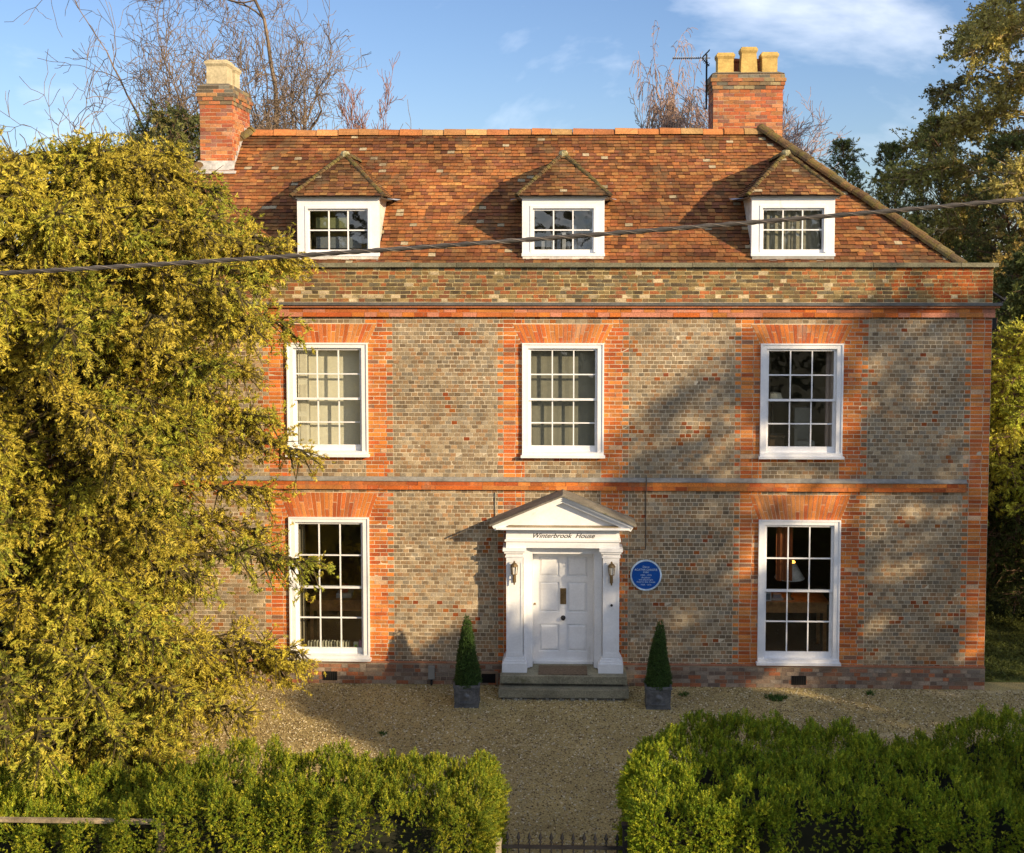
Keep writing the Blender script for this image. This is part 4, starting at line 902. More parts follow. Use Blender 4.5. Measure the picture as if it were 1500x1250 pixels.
# the golden yew in front of the left bays
PAL_YEW = np.array([1.06, 0.99, 0.80]) * np.array([[0.33, 0.33, 0.045], [0.29, 0.30, 0.04], [0.39, 0.35, 0.05], [0.22, 0.25, 0.035], [0.37, 0.32, 0.05]])
yp = lerp([(0, 2.6), (0.04, 2.7), (0.15, 2.6), (0.25, 2.5), (0.36, 2.6), (0.5, 3.1), (0.6, 3.25), (0.78, 3.5), (0.86, 3.1), (0.93, 2.0), (1.0, 0.5)])
def yr_(t, ph): return yp(t) * (1 + 0.16 * (float(vn(ph * 2.2 + 5, t * 7)) - 0.5) * 2) * (1.0 if abs(math.sin(ph)) < 0.7 else 0.93)
leafy_tree('yew_tree', 'large golden green yew tree covering the left bays of the house', 'tree', (-8.3, -3.9, 0), 9.95, yr_, 340, 36, 10, 0.13, PAL_YEW, zlo=0.01, twl=(0.35, 0.85), droop=0.45, rise=0.10, trunk_r=0.36, seed=11, inner=0.34, bark=(0.07, 0.055, 0.02), tips=np.array([0.52, 0.42, 0.055]),
           extra=[(5.0, 0.28, 4.3), (5.2, 0.34, 3.8), (2.75, 0.30, 4.35), (1.5, 0.25, 4.2), (8.2, 0.4, 4.2), (8.0, 0.3, 4.3), (7.6, 0.5, 4.2), (4.2, 0.3, 3.7), (6.7, 0.35, 4.0), (9.2, 0.1, 2.6), (8.8, 0.2, 3.1), (8.6, 0.0, 3.3), (9.35, 0.0, 2.6), (9.25, -0.3, 2.8), (10.2, -0.15, 1.2), (10.3, -0.9, 0.9), (10.1, -2.6, 1.6), (9.5, -0.3, 2.0), (7.6, -1.5, 3.4), (7.2, -1.2, 3.3), (6.8, -1.8, 3.5), (8.2, -1.4, 3.0), (6.2, -1.5, 3.3), (4.6, -1.7, 3.3), (4.2, -1.3, 3.4), (8.6, -1.8, 2.7), (7.9, -2.2, 3.3), (9.3, -2.6, 2.0), (0.9, -0.1, 3.6), (0.7, -0.5, 3.0), (0.9, -1.0, 3.4), (1.1, -1.4, 3.2), (1.6, -0.8, 3.3), (2.0, -1.2, 3.9), (1.8, -1.6, 4.0), (1.5, -2.0, 3.8), (1.3, -0.6, 3.2), (2.3, -0.9, 3.5), (1.7, -1.1, 4.2), (1.4, -1.5, 4.1), (2.1, -1.9, 4.1), (1.9, -0.5, 3.4), (1.0, 0.35, 4.0), (1.6, 0.4, 3.7), (3.4, 0.45, 3.6)])

# ------------------------------------------------------------------ hedges
def hedge(name, label, poly_x, y0, y1, top, n, pal, group, seed, lump, corner=None, size=0.095):
    """clipped yew hedge: box X0..X1, Y0..Y1 with an uneven surface of shoots over a solid core painted near-black as inner shade"""
    x0, x1 = poly_x; g = np.random.default_rng(seed)
    r = empty(name, ((x0 + x1) / 2, (y0 + y1) / 2, 0), label, 'hedge', group)
    At, Af, Ae = (x1 - x0) * (y1 - y0), (x1 - x0) * top, (y1 - y0) * top
    P, D = [], []
    tot = At + 2 * Af + 2 * Ae
    for kind, A_ in (('t', At), ('f', Af), ('b', Af * 0.5), ('l', Ae), ('r', Ae)):
        m = int(n * A_ / tot); u = g.random(m); v = g.random(m)
        if kind == 't': p = np.stack([x0 + (x1 - x0) * u, y0 + (y1 - y0) * v, np.full(m, top)], 1); nn = np.array([0, 0, 1.0])
        elif kind in 'fb': p = np.stack([x0 + (x1 - x0) * u, np.full(m, y0 if kind == 'f' else y1), top * v], 1); nn = np.array([0, -1.0 if kind == 'f' else 1.0, 0])
        else: p = np.stack([np.full(m, x0 if kind == 'l' else x1), y0 + (y1 - y0) * u, top * v], 1); nn = np.array([-1.0 if kind == 'l' else 1.0, 0, 0])
        P.append(p); D.append(np.tile(nn, (m, 1)))
    P = np.concatenate(P); D = np.concatenate(D)
    # round the shoulders
    inn = np.array([0.0, 0.0, 0.0]); cen = np.stack([np.clip(P[:, 0], x0 + 0.3, x1 - 0.3), np.clip(P[:, 1], y0 + 0.3, y1 - 0.3), np.minimum(P[:, 2], top - 0.3)], 1)
    off = P - cen; ln = np.linalg.norm(off, axis=1, keepdims=True) + 1e-6; P = cen + off / ln * np.minimum(ln, 0.3 + 0.02); D = D * 0.5 + off / ln * 0.8
    no = (vn3(P * 1.3 + seed) - 0.5) * 0.20 + (vn3(P * np.array([6.5, 6.5, 2.6]) + 7) - 0.5) * 0.36 + (vn3(P * np.array([14, 14, 9])) - 0.5) * 0.12
    kp = vn3(P * np.array([6.5, 6.5, 2.0]) + 7) + (vn3(P * 2.2) - 0.5) * 0.10 > 0.375 - 0.05 * (P[:, 2] < 0.8)
    kp |= g.random(len(P)) < 0.13
    P, D, off, ln, no = P[kp], D[kp], off[kp], ln[kp], no[kp]
    P = P + off / ln * (no[:, None] - g.random((len(P), 1)) ** 2 * 0.16)
    P[:, 2] += lump(P[:, 0], P[:, 1]) * np.clip(P[:, 2] / top, 0, 1)
    if corner is not None: P = corner(P)
    D = D * 0.7 + g.normal(0, 0.4, D.shape) + np.array([0, 0, 0.35])
    q = vn3(P * 0.9 + 3)
    cl = pal[g.integers(0, len(pal), len(P))] * (0.75 + 0.5 * q[:, None]) * g.uniform(0.7, 1.3, (len(P), 1))
    b = MB(); sprays(b, P, D, size * g.uniform(0.7, 1.3, len(P)), cl, T_hedge); b.build('foliage', M_leaf, r)
    # solid core, blocks light, painted near-black for the shade between shoots
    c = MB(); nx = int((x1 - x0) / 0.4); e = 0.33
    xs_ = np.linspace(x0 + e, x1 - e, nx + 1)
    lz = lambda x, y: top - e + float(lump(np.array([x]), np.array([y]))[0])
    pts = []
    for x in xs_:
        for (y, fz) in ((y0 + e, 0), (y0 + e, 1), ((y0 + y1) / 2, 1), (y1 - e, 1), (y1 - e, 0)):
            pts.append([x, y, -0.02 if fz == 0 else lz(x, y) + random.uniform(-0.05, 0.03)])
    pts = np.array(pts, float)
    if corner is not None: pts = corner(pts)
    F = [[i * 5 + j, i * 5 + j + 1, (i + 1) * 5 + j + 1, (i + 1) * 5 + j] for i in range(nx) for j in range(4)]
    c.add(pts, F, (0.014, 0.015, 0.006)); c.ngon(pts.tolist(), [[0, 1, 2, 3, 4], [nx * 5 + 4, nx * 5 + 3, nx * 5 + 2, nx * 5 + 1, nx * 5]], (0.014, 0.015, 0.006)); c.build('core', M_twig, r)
    return r
T_hedge = spray_template(18, 0.5, 0.10, 0.34, 1.0, 9)
PAL_H = np.array([0.88, 0.97, 0.65]) * np.array([[0.27, 0.28, 0.025], [0.32, 0.31, 0.03], [0.19, 0.23, 0.022], [0.38, 0.33, 0.035], [0.14, 0.18, 0.02]])
lumpL = lambda x, y: 0.13 * np.exp(-((x + 3.0) / 0.8) ** 2) + 0.10 * np.exp(-((x + 4.3) / 0.4) ** 2) - 0.25 * np.clip((-4.6 - x) / 1.0, 0, 1)
hedge('yew_hedge', 'clipped sunlit hedge left of the gate, below the big yew', (-12.5, -0.86), -8.35, -6.8, 1.55, 120000, PAL_H, 'clipped hedges along the front', 21, lumpL)
lumpR = lambda x, y: 0.10 * np.exp(-((x - 2.8) / 0.7) ** 2) + 0.28 * np.exp(-((x - 5.9) / 0.75) ** 2) * np.clip((y + 6.4) / 0.5, 0, 1)
def cornR(P):
    P = P.copy(); t = np.clip((2.0 - P[:, 0]) / 1.3, 0, 1); s = np.clip((P[:, 1] + 7.4) / 1.8, 0, 1); P[:, 1] -= t * s * 1.0
    P[:, 1] -= 0.35 * np.exp(-((P[:, 0] - 4.6) / 0.5) ** 2) * s
    return P
hedge('yew_hedge', 'deep broad hedge right of the gate, mostly in shade', (0.9, 12.0), -8.25, -5.6, 1.54, 150000, PAL_H * np.array([1.0, 1.08, 0.9]), 'clipped hedges along the front', 22, lumpR, cornR)

# planters and topiary
def topiary_pair():
    res = []
    x, y = -1.70, -0.98
    r = empty('planter', (x, y, 0), 'square lead planter left of the front steps', 'planter', 'lead planters by the front steps')
    b = MB(); w0, w1, h = 0.205, 0.225, 0.40
    v = [(x + sx * w0, y + sy * w0, 0.0) for sx, sy in ((-1, -1), (1, -1), (1, 1), (-1, 1))] + [(x + sx * w1, y + sy * w1, h) for sx, sy in ((-1, -1), (1, -1), (1, 1), (-1, 1))]
    b.ngon(v, [[0, 1, 5, 4], [1, 2, 6, 5], [2, 3, 7, 6], [3, 0, 4, 7]]); M_pl = mat('dark_lead', base=(0.13, 0.135, 0.14), attr=False, rough=0.5, n1=(5, 0.6, 1.4), n2=(30, 0.7, 1.3), bump=0.4, metal=0.3)
    b.build('box', M_pl, r)
    b = MB()
    for (z, o, t) in ((0.36, 0.012, 0.045), (0.0, 0.012, 0.045)):
        w = w0 + (w1 - w0) * z / h + o
        b.box(x - w, x + w, y - w, y - w + 0.03, z, z + t); b.box(x - w, x + w, y + w - 0.03, y + w, z, z + t); b.box(x - w, x - w + 0.03, y - w + 0.031, y + w - 0.031, z, z + t); b.box(x + w - 0.03, x + w, y - w + 0.031, y + w - 0.031, z, z + t)
    yy = y - 0.232
    for (xa, xb, za, zb) in ((-0.15, -0.125, 0.08, 0.33), (0.125, 0.15, 0.08, 0.33), (-0.125, 0.125, 0.08, 0.10), (-0.125, 0.125, 0.31, 0.33)): b.box(x + xa, x + xb, yy, yy + 0.025, za, zb)
    b.build('moulding', M_pl, r)
    n = 12; b = MB()
    v = [(x, yy - 0.012, 0.205)] + [(x + 0.075 * math.cos(2 * math.pi * k / n), yy + 0.02, 0.205 + 0.075 * math.sin(2 * math.pi * k / n)) for k in range(n)]
    b.ngon(v, [[0, 1 + (k + 1) % n, 1 + k] for k in range(n)]); b.build('boss', M_pl, r)
    MB().box(x - 0.20, x + 0.20, y - 0.20, y + 0.20, 0.33, 0.36, (0.05, 0.035, 0.02)).build('soil', M_bark, r)
    t = empty('topiary', (x, y, 0.36), 'clipped green cone in the left planter', 'topiary', 'cone topiaries flanking the door')
    g = np.random.default_rng(5); n = 5200; u = 1 - np.sqrt(g.random(n)); a = g.uniform(0, 6.283, n); hh = 1.24
    rad = 0.205 * (1 - u) ** 0.85 * (1 + 0.12 * np.sin(a * 3 + u * 9)) * g.uniform(0.8, 1.04, n) + 0.012
    Pq = np.stack([x + rad * np.cos(a), y + rad * np.sin(a), 0.37 + hh * u], 1); Dq = np.stack([np.cos(a), np.sin(a), np.full(n, 0.5)], 1) + g.normal(0, 0.5, (n, 3))
    b = MB(); sprays(b, Pq, Dq, 0.05 * g.uniform(0.7, 1.3, n), np.array([[0.045, 0.085, 0.016]]) * g.uniform(0.6, 1.6, (n, 1)), T_small); b.build('foliage', M_leaf, t)
    b = MB(); b.tube((x, y, 0.34), (x, y, 1.5), 0.17, 0.01, n=10, c=(0.02, 0.028, 0.01)); b.build('inner_cone', M_twig, t)  # dark solid cone filling the inside of the foliage
    r2 = copy_tree(r); r2.location.x = 1.69; r2['label'] = 'square lead planter right of the front steps'; r2.location.y = -0.96; 
    t2 = copy_tree(t); t2.location.x = 1.69; t2['label'] = 'clipped green cone in the right planter, below the blue plaque'; t2.rotation_euler = (0.02, -0.03, 2.0); t2.scale = (0.92, 1.0, 0.95)
topiary_pair()
# weeds
def weed(x, y, r_, n, label, h=0.05):
    g = np.random.default_rng(int(abs(x * 100) + 3)); a = g.uniform(0, 6.28, n); q = r_ * np.sqrt(g.random(n)) * (0.7 + 0.3 * np.sin(a * 3))
    P_ = np.stack([x + q * np.cos(a) * 1.5, y + q * np.sin(a), g.uniform(0, h, n)], 1); b = MB()
    sprays(b, P_, np.stack([np.cos(a), np.sin(a), np.full(n, 0.8)], 1) + g.normal(0, 0.4, (n, 3)), 0.05 * g.uniform(0.6, 1.3, n), np.array([[0.06, 0.12, 0.02]]) * g.uniform(0.6, 1.4, (n, 1)), T_small)
    tag(b.build('weed', M_leaf), label, 'weed', 'weeds in the gravel')
weed(3.85, -0.62, 0.15, 260, 'bright green weed clump in gravel below the right window'); weed(2.2, -0.5, 0.07, 60, 'tiny weed in the gravel right of the right planter'); weed(5.6, -0.35, 0.08, 60, 'small weed at the foot of the wall near right corner')
weed(-3.0, -2.4, 0.06, 40, 'tiny weed sprout in open gravel left of the steps', 0.03)

g_ = np.random.default_rng(77); n_ = 26000; gx = g_.uniform(7.95, 14, n_); gy = g_.uniform(0.4, 12, n_)
b = MB(); sprays(b, np.stack([gx, gy, np.zeros(n_)], 1), np.stack([g_.normal(0, 0.4, n_), g_.normal(0, 0.4, n_), np.ones(n_)], 1), 0.07 * g_.uniform(0.6, 1.5, n_) * (0.6 + vn(gx * 1.2, gy * 1.2)), np.array([[0.12, 0.14, 0.03]]) * (0.5 + 0.9 * vn(gx * 0.7 + 4, gy * 0.7))[:, None] * g_.uniform(0.6, 1.3, (n_, 1)), T_small)
tag(b.build('grass', M_leaf), 'rough short grass covering the lawn beside the house', 'grass', kind='stuff')
n_ = 700; b = MB(); gx = g_.uniform(-7, 8, n_); gy = -7.8 + 7.7 * g_.random(n_) ** 0.5
for k in range(n_):
    a = random.uniform(0, 6.28); w = random.uniform(0.012, 0.03); c_, s_ = math.cos(a) * w, math.sin(a) * w; z = 0.02
    b.quad((gx[k] - c_, gy[k] - s_, z), (gx[k] + s_ * 0.5, gy[k] - c_ * 0.5, z + 0.012), (gx[k] + c_, gy[k] + s_, z + 0.004), (gx[k] - s_ * 0.5, gy[k] + c_ * 0.5, z + 0.015), np.array([0.22, 0.13, 0.06]) * random.uniform(0.4, 1.5))
tag(b.build('leaf_litter', M_leaf), 'scattered dead leaves on the gravel forecourt', 'leaves', kind='stuff')

# ------------------------------------------------------------------ gate, post, fence rail
G = empty('iron_gate', (0, -8.05, 0), 'black iron gate with spear finials between the hedges', 'gate')
for (z, t) in ((0.15, 0.02), (1.0, 0.018)): MB().box(-0.70, 0.70, -8.065, -8.035, z, z + 2 * t).build('rail', M_iron, G)
for k in range(11):
    x = -0.64 + k * 0.128
    b = MB(); b.tube((x, -8.05, 0.08), (x, -8.05, 1.10), 0.009, n=6)
    b.lathe(x, -8.05, [(0.009, 1.06), (0.022, 1.075), (0.009, 1.09), (0.012, 1.10), (0.026, 1.12), (0.014, 1.16), (0.0, 1.20)], 6); b.build('picket', M_iron, G)
b = MB(); b.box(0.702, 0.76, -8.09, -8.01, -0.02, 1.28, jit=0.001); b.box(0.69, 0.772, -8.1, -8.0, 1.281, 1.31); tag(b.build('gate_post', M_iron), 'black iron gate post against the right hedge', 'post', 'gate posts')
b = MB(); b.box(-0.775, -0.715, -8.09, -8.01, -0.02, 1.08, jit=0.003); b.box(-0.785, -0.705, -8.1, -8.0, 1.084, 1.10); tag(b.build('gate_post', mat('pale_timber', base=(0.45, 0.38, 0.26), attr=False, n1=(6, 0.6, 1.2), bump=0.5)), 'pale timber gate post against the left hedge', 'post', 'gate posts')
Fc = empty('wooden_fence', (-7.6, -8.4, 0), 'weathered timber post and rail fence in front of the left hedge', 'fence')
M_rail = mat('weathered_timber', base=(0.36, 0.28, 0.17), attr=False, n1=(4, 0.5, 1.2), n2=(30, 0.6, 1.2), bump=0.6)
b = MB(); b.box(-13, -4.6, -8.235, -8.20, 1.32, 1.365, jit=0.004); b.box(-13, -4.6, -8.235, -8.20, 0.8, 0.855, jit=0.004); b.build('rail', M_rail, Fc)
for x in (-12, -9.9, -7.9, -4.7): MB().box(x - 0.04, x + 0.04, -8.198, -8.12, -0.02, 1.34, jit=0.003).build('post', M_rail, Fc)

# ------------------------------------------------------------------ overhead cable
b = MB(); pts = []
for i in range(61):
    t = i / 60; x = -22 + 44 * t
    pts.append((x, -12.0, 8.03 + 0.0735 * x + 0.0022 * x * x))
for i in range(60): b.tube(pts[i], pts[i + 1], 0.0165, n=8, c=(0.05, 0.045, 0.04), caps=False)
for ph in (0, math.pi):
    prev = None
    for i in range(0, 700):
        t = i / 699; x = -8 + 16 * t; z = 8.03 + 0.0735 * x + 0.0022 * x * x; a = x * 18 + ph; p = (x, -12 + 0.014 * math.cos(a), z + 0.014 * math.sin(a))
        if prev: b.tube(prev, p, 0.007, n=4, c=(0.13, 0.11, 0.09), caps=False)
        prev = p
tag(b.build('overhead_cable', mat('cable_sheath', n1=(1.5, 0.6, 1.6), n2=(30, 0.8, 1.2), bump=0.2, rough=0.6)), 'thick dark overhead cable running across the front of the house', 'cable')

# ------------------------------------------------------------------ bare trees
def bare_tree(name, label, base, H_, seed, c, levels=5, trunk_r=0.25, spread=0.55, up=0.12, group=None, kids=(3, 5), lenf=0.68, dirs=None, droop=0.0, twig=0.012, stems=1, first=0.32, sides=4, minr=0.008, wide=1.0, side_r=0.72, side_l=1.0):
    g = np.random.default_rng(seed); segs = []; r = empty(name, base, label, 'tree', group)
    def grow(p, d, L_, r_, lv):
        n = 7 if lv < 2 else (6 if lv < 4 else 4); q = p.copy(); dd = d.copy(); pts_ = [(q.copy(), r_)]
        for i in range(n):
            dd = unit(dd + g.normal(0, 0.12 + 0.025 * lv, 3) + np.array([0, 0, up * (1 if lv < 4 else 0.4) - droop * lv]))
            q2 = q + dd * L_ / n; r2 = max(minr, r_ * (1 - 0.45 * (i + 1) / n)); segs.append([*q, *q2, max(minr, r_ * (1 - 0.45 * i / n)), r2]); q = q2; pts_.append((q.copy(), r2, dd.copy()))
        if lv >= levels: return
        k = g.integers(kids[0], kids[1] + 1)
        for j in range(k):
            t = g.uniform(0.25, 1.0) if j else 1.0; i = min(n, max(1, int(round(t * n)))); pp, rr, d0 = pts_[i][0], pts_[i][1], pts_[i][2]
            ax_ = g.normal(size=3); ax_ -= ax_.dot(d0) * d0; ax_ = unit(ax_); an = g.uniform(0.3, 1.0) * spread * (1.4 if j else 0.6)
            nd = unit(d0 * math.cos(an) + ax_ * math.sin(an)); grow(pp, nd, L_ * lenf * (side_l if j else 1.15) * g.uniform(0.75, 1.2), rr * (side_r if j else 0.9), lv + 1)
    for s in range(stems):
        d0 = np.array([0, 0, 1.0]) if dirs is None else unit(np.array(dirs[s], float)); grow(np.array(base, float) + np.array([0.2 * s, 0, 0]), d0, H_ * first, trunk_r * (1 - 0.15 * s), 0)
    S = np.array(segs); zf = (H_ - 0.3) / np.percentile(S[:, 5], 99); S[:, [2, 5]] *= zf
    S[:, [0, 3]] = base[0] + (S[:, [0, 3]] - base[0]) * wide; S[:, [1, 4]] = base[1] + (S[:, [1, 4]] - base[1]) * wide
    cols = np.array(c)[None] * g.uniform(0.8, 1.2, (len(S), 1))
    big = S[:, 6] > 0.035
    b = MB(); tubes(b, S[big], 6, cols=cols[big]); b.build('trunk', M_bark, r)
    b = MB(); tubes(b, S[~big], 3, cols=cols[~big]); b.build('twigs', M_twig, r)
    return r
BROWN = (0.16, 0.115, 0.075)
bare_tree('bare_tree', 'tall bare tree with spreading crown and paired stems behind the left chimney', (-10.5, 17, 0), 19, 46, BROWN, levels=6, trunk_r=0.34, spread=0.95, stems=2, dirs=[(0.0, 0, 1), (0.10, 0.1, 1)], kids=(4, 5), lenf=0.66, first=0.40, up=0.035, minr=0.009, wide=0.74, side_r=0.66, side_l=0.95)
bare_tree('bare_tree', 'low spreading bare tree showing past the yew top at left', (-13.6, 13, 0), 12.4, 33, BROWN, levels=5, trunk_r=0.2, spread=0.9, dirs=[(-0.05, 0, 1)], kids=(3, 4), first=0.42, up=0.03, minr=0.011)
bare_tree('bare_tree', 'small reddish twiggy tree just over the roof ridge, left', (-8.0, 26, 0), 15.2, 35, (0.26, 0.13, 0.085), levels=5, trunk_r=0.14, spread=0.5, kids=(5, 6), first=0.5, lenf=0.5, up=0.25, minr=0.010, wide=0.7)
bare_tree('bare_tree', 'reddish thicket of bare twigs low behind the roof ridge, left', (-9.7, 25, 0), 14.6, 36, (0.26, 0.15, 0.095), levels=5, trunk_r=0.16, spread=0.7, kids=(5, 6), first=0.6, lenf=0.42, up=0.15, minr=0.011, wide=1.2)
bare_tree('bare_tree', 'small crooked bare tree over the ridge left of the right chimney', (2.1, 20, 0), 13.4, 37, (0.20, 0.15, 0.10), levels=5, trunk_r=0.18, spread=0.9, kids=(3, 5), first=0.55, lenf=0.5, up=0.04, minr=0.011, wide=0.5, side_r=0.6)
bare_tree('birch_tree', 'bare drooping birch directly behind the right chimney aerial', (4.55, 23, 0), 15.3, 39, (0.30, 0.20, 0.15), levels=5, trunk_r=0.2, spread=0.7, kids=(6, 7), first=0.45, lenf=0.55, up=0.12, droop=0.08, minr=0.010, wide=0.5, group='pale birches behind the roof')
bare_tree('birch_tree', 'bare feathery birch to the right of the right chimney', (8.3, 24, 0), 14.2, 41, (0.32, 0.21, 0.17), levels=5, trunk_r=0.18, spread=0.7, kids=(6, 7), first=0.45, lenf=0.55, up=0.12, minr=0.010, group='pale birches behind the roof')

# ------------------------------------------------------------------ evergreens behind
PAL_DK = 1.25 * np.array([[0.11, 0.13, 0.035], [0.13, 0.14, 0.04], [0.085, 0.105, 0.03], [0.17, 0.165, 0.05]])
PAL_OL = np.array([[0.13, 0.135, 0.035], [0.10, 0.115, 0.03], [0.17, 0.155, 0.045], [0.08, 0.09, 0.028]])
cone = lambda rad: (lambda t, ph: rad * (1 - t) ** 0.85 * 1.35 * (1 + 0.5 * (float(vn(ph * 2, t * 9)) - 0.5)) + 0.05)
egg = lambda rad, k=0.0: (lambda t, ph: rad * math.sin(min(1, max(0.02, t * 0.92 + 0.1)) * math.pi) ** 0.6 * (1 + 0.35 * (float(vn(ph * 1.7 + k, t * 5 + k)) - 0.5) * 2) + 0.15)
leafy_tree('yew_tree', 'dark green yew behind the left chimney', 'tree', (-10.3, 9.0, 0), 12.4, egg(2.6, 2), 90, 20, 7, 0.22, PAL_OL, zlo=0.35, seed=51, droop=0.1, rise=0.5, trunk_r=0.3)
for (x, y, h, rad, sd, lab) in ((9.3, 18, 11.7, 1.9, 52, 'small pointed conifer nearest the right end of the roof'), (10.7, 17, 11.5, 1.6, 53, 'narrow dark conifer second from the roof end'), (11.6, 15, 12.2, 1.9, 54, 'tallest pointed dark conifer beyond the roof hip'), (12.2, 11, 11.0, 2.1, 55, 'broad dark conifer beside the big evergreen')):
    leafy_tree('conifer', lab, 'tree', (x, y, 0), h + 0.9, cone(rad * 1.15), 230, 12, 6, 0.17, PAL_DK, group='dark conifers right of the house', zlo=0.25, seed=sd, droop=-0.35, rise=0.35, upt=0.9, trunk_r=0.12, twl=(0.2, 0.45))
leafy_tree('evergreen_tree', 'huge olive evergreen tree with pale limbs at far right', 'tree', (16.3, 12.5, 0), 19.5, egg(6.0, 4), 150, 25, 11, 0.18, PAL_OL * np.array([2.9, 2.4, 2.4]), zlo=0.22, seed=57, droop=0.05, rise=0.45, trunk_r=0.5, bark=(0.34, 0.26, 0.12), T=T_broad, twl=(0.5, 1.3), inner=0.55)
leafy_tree('holly_tree', 'dense dark evergreen low behind the right corner of the house', 'tree', (11.9, 7.2, 0), 8.6, egg(2.6, 8), 110, 22, 9, 0.2, PAL_DK, zlo=0.06, seed=59, droop=0.2, trunk_r=0.25, T=T_broad)
leafy_tree('shrub', 'tall yellow green sunlit shrub beyond the right corner of the house', 'shrub', (10.9, 4.4, 0), 6.9, egg(2.05, 9), 150, 22, 9, 0.15, np.array([[0.55, 0.55, 0.07], [0.42, 0.45, 0.05], [0.62, 0.58, 0.08]]), zlo=0.35, seed=60, droop=0.3, trunk_r=0.12)
leafy_tree('shrub', 'dark green shrub below the yellow one at the lawn edge', 'shrub', (10.7, 3.9, 0), 4.0, egg(1.7, 11), 90, 22, 8, 0.15, np.array([[0.05, 0.07, 0.018], [0.07, 0.09, 0.02]]), zlo=0.12, seed=61, droop=0.3, trunk_r=0.1)

# trees beyond the right of the frame that throw the shade on wall, gravel and right hedge
PAL_S = PAL_OL
leafy_tree('evergreen_tree', 'dense evergreen across the road, outside the picture', 'tree', (15.0, -13.2, 0), 8.3, egg(3.9, 3), 90, 22, 8, 0.34, PAL_S, zlo=0.08, seed=71, T=T_broad, twl=(0.5, 1.2))
leafy_tree('evergreen_tree', 'middle evergreen across the road, outside the picture', 'tree', (18.7, -13.6, 0), 10.4, egg(2.6, 5), 50, 16, 8, 0.30, PAL_S, zlo=0.1, seed=72, T=T_broad, twl=(0.5, 1.1))
leafy_tree('evergreen_tree', 'tallest evergreen across the road, outside the picture', 'tree', (23.5, -13.0, 0), 15.9, egg(3.6, 7), 64, 13, 7, 0.36, PAL_S, zlo=0.1, seed=73, T=T_broad, twl=(0.6, 1.3))
leafy_tree('evergreen_tree', 'farthest evergreen across the road, outside the picture', 'tree', (27.0, -12.6, 0), 15.4, egg(3.0, 9), 48, 13, 7, 0.36, PAL_S, zlo=0.1, seed=75, T=T_broad, twl=(0.6, 1.3))

for (x, y, h, rd, sd, lab) in ((-16, -46, 13, 5, 81, 'unseen round evergreen far across the road, added for window reflections, left'), (-3, -50, 11, 5, 82, 'unseen round evergreen far across the road, added for window reflections, middle'), (11, -44, 15, 5, 83, 'unseen tall evergreen far across the road, added for window reflections, right')):  # unseen trees, added with the bare one for reflections in the panes
    leafy_tree('evergreen_tree', lab, 'tree', (x, y, 0), h, egg(rd, sd), 60, 14, 7, 0.5, PAL_OL, zlo=0.1, seed=sd, T=T_broad, twl=(0.6, 1.4))
bare_tree('bare_tree', 'unseen bare tree across the road, added for window reflections', (5, -38, 0), 14, 85, (0.16, 0.115, 0.075), levels=4, trunk_r=0.3, spread=0.7, kids=(3, 4), first=0.36, minr=0.02)

# ------------------------------------------------------------------ things in the rooms
def table(x0, x1, y0, y1, z, label):
    r = empty('desk', ((x0 + x1) / 2, (y0 + y1) / 2, 0.36), label, 'desk', 'desks behind the ground floor windows')
    MB().box(x0, x1, y0, y1, z - 0.04, z).build('top', M_wood, r); MB().box(x0 + 0.04, x1 - 0.04, y0 + 0.04, y0 + 0.07, z - 0.22, z - 0.041).build('drawer_front', M_wood, r)
    for x in (x0 + 0.03, x1 - 0.09):
        for y in (y0 + 0.08, y1 - 0.09): MB().box(x, x + 0.06, y, y + 0.06, 0.361, z - 0.041).build('leg', M_wood, r)
table(3.7, 5.1, 0.75, 1.5, 1.38, 'wooden desk behind the right ground floor window'); table(-4.95, -3.7, 0.8, 1.6, 1.33, 'wooden desk behind the left ground floor window')
Lp = empty('table_lamp', (4.37, 0.95, 1.38), 'lit table lamp with a grey cone shade behind the right ground floor window', 'lamp')
b = MB(); b.lathe(4.37, 0.95, [(0.09, 1.38), (0.09, 1.40), (0.03, 1.43), (0.045, 1.52), (0.02, 1.60), (0.015, 1.85)], 16); b.build('base', M_brass, Lp, smooth=True)
b = MB(); b.lathe(4.37, 0.95, [(0.29, 1.80), (0.10, 2.12)], 24); b.build('lamp_shade', mat('lamp_shade', base=(0.8, 0.76, 0.7), attr=False, bump=0), Lp, smooth=True)
mb_ = bpy.data.materials.new('lamp_glow'); mb_.use_nodes = True; e_ = mb_.node_tree.nodes['Principled BSDF']; e_.inputs['Emission Color'].default_value = (1.0, 0.42, 0.06, 1); e_.inputs['Emission Strength'].default_value = 3.0; e_.inputs['Base Color'].default_value = (0.9, 0.5, 0.1, 1)
b = MB(); b.lathe(4.37, 0.95, [(0.0, 2.11), (0.05, 2.13), (0.105, 2.125), (0.112, 2.09)], 20); b.build('glow', mb_, Lp, smooth=True)
def small(name, label, cat, parts, group=None):
    b = MB()
    for p in parts: b.box(*p[:6], p[6], jit=0.003)
    tag(b.build(name, M_plain), label, cat, group)
small('picture_frame', 'small white frame on the right hand desk', 'frame', [(3.86, 4.0, 0.80, 0.82, 1.382, 1.56, (0.6, 0.6, 0.62)), (3.88, 3.98, 0.797, 0.799, 1.41, 1.53, (0.2, 0.25, 0.3))])
small('papers', 'heap of pale papers on the right hand desk', 'papers', [(4.02, 4.24, 0.85, 1.0, 1.382, 1.43, (0.5, 0.48, 0.44)), (4.05, 4.2, 0.84, 0.95, 1.432, 1.50, (0.35, 0.33, 0.36)), (3.72, 3.83, 0.85, 0.9, 1.382, 1.62, (0.3, 0.32, 0.33))])
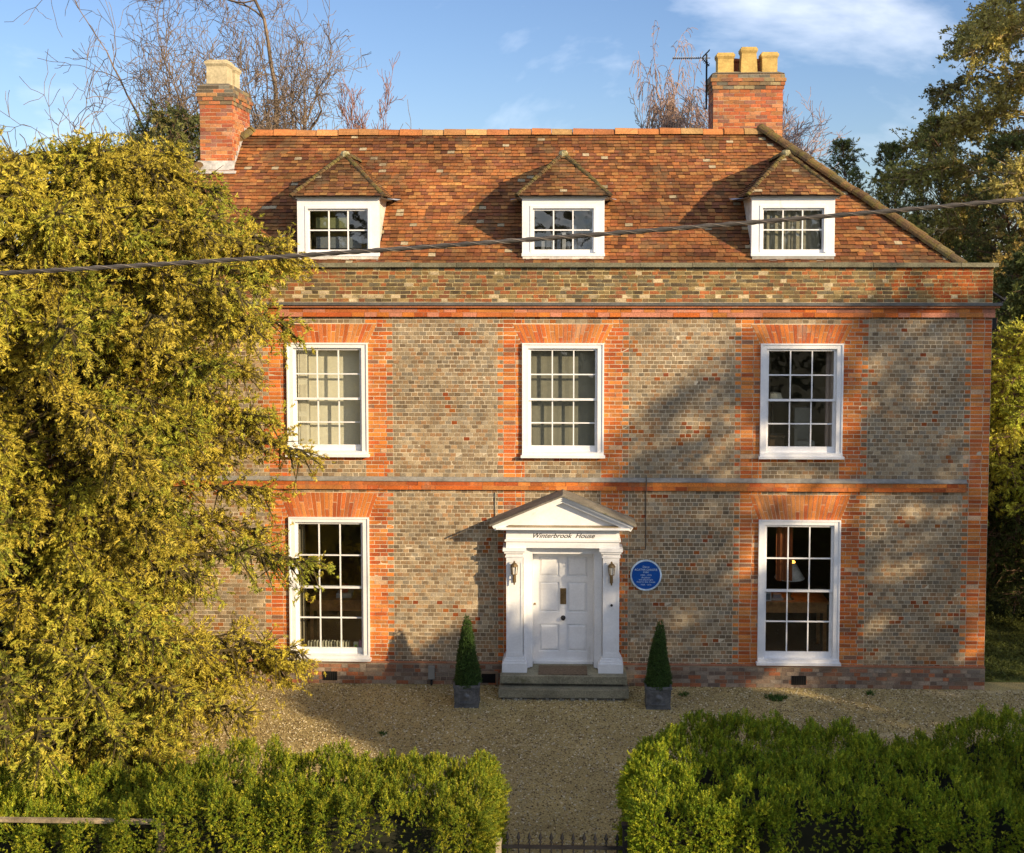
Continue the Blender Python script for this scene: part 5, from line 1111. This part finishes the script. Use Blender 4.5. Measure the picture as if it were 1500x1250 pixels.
small('printer', 'pale flat machine on the left hand desk', 'printer', [(-4.42, -4.12, 0.95, 1.2, 1.332, 1.42, (0.5, 0.48, 0.47)), (-3.95, -3.72, 1.1, 1.3, 1.55, 1.60, (0.4, 0.38, 0.36)), (-3.9, -3.85, 1.15, 1.2, 1.332, 1.55, (0.1, 0.1, 0.1)), (-4.36, -4.2, 1.0, 1.1, 1.422, 1.58, (0.4, 0.06, 0.04))])
R_ = empty('book_row', (-4.3, 0.2, 0.56), 'row of small pale leaning books on the left ground floor sill', 'books')
b = MB()
for k in range(15): x = -4.82 + k * 0.055; b.box(x, x + 0.022, 0.20, 0.30, 0.56, 0.71, np.array([0.6, 0.58, 0.45]) * random.uniform(0.7, 1.1), jit=0.006)
b.build('books', M_plain, R_)
small('carton', 'small green and white carton at the right of the sill', 'carton', [(-3.95, -3.86, 0.2, 0.26, 0.56, 0.70, (0.6, 0.62, 0.5)), (-3.93, -3.88, 0.196, 0.199, 0.60, 0.66, (0.3, 0.5, 0.05))]); small('carton', 'small mauve carton at the right of the sill', 'carton', [(-3.85, -3.76, 0.2, 0.26, 0.56, 0.73, (0.35, 0.15, 0.35))])
sb_ = MB(); sb_.box(-5.06, -3.64, 0.141, 0.33, 0.50, 0.558); sb_.build('window_board', M_white, H)
Lq = empty('table_lamp', (3.95, 1.0, 4.9), 'pale lampshade behind the upper right window', 'lamp'); b = MB(); b.lathe(3.98, 0.8, [(0.19, 5.28), (0.15, 5.40)], 20, (0.9, 0.8, 0.6)); b.build('lamp_shade', M_plain, Lq); b = MB(); b.lathe(3.98, 0.8, [(0.12, 4.6), (0.02, 4.65), (0.02, 5.4)], 12, (0.1, 0.08, 0.06)); b.build('base', M_plain, Lq)
small('bedside_table', 'pale table behind the upper right window', 'table', [(3.8, 4.2, 0.65, 1.0, 4.56, 4.598, (0.15, 0.1, 0.06)), (3.82, 4.18, 0.67, 0.98, 3.86, 4.559, (0.12, 0.08, 0.05))])
small('armchair', 'pale armchair back behind the upper right window', 'armchair', [(4.42, 4.70, 0.9, 1.1, 3.86, 5.1, (0.33, 0.31, 0.27)), (4.38, 4.74, 0.6, 0.9, 3.86, 4.5, (0.33, 0.31, 0.27)), (4.36, 4.42, 0.6, 1.0, 3.86, 4.75, (0.28, 0.26, 0.22))])
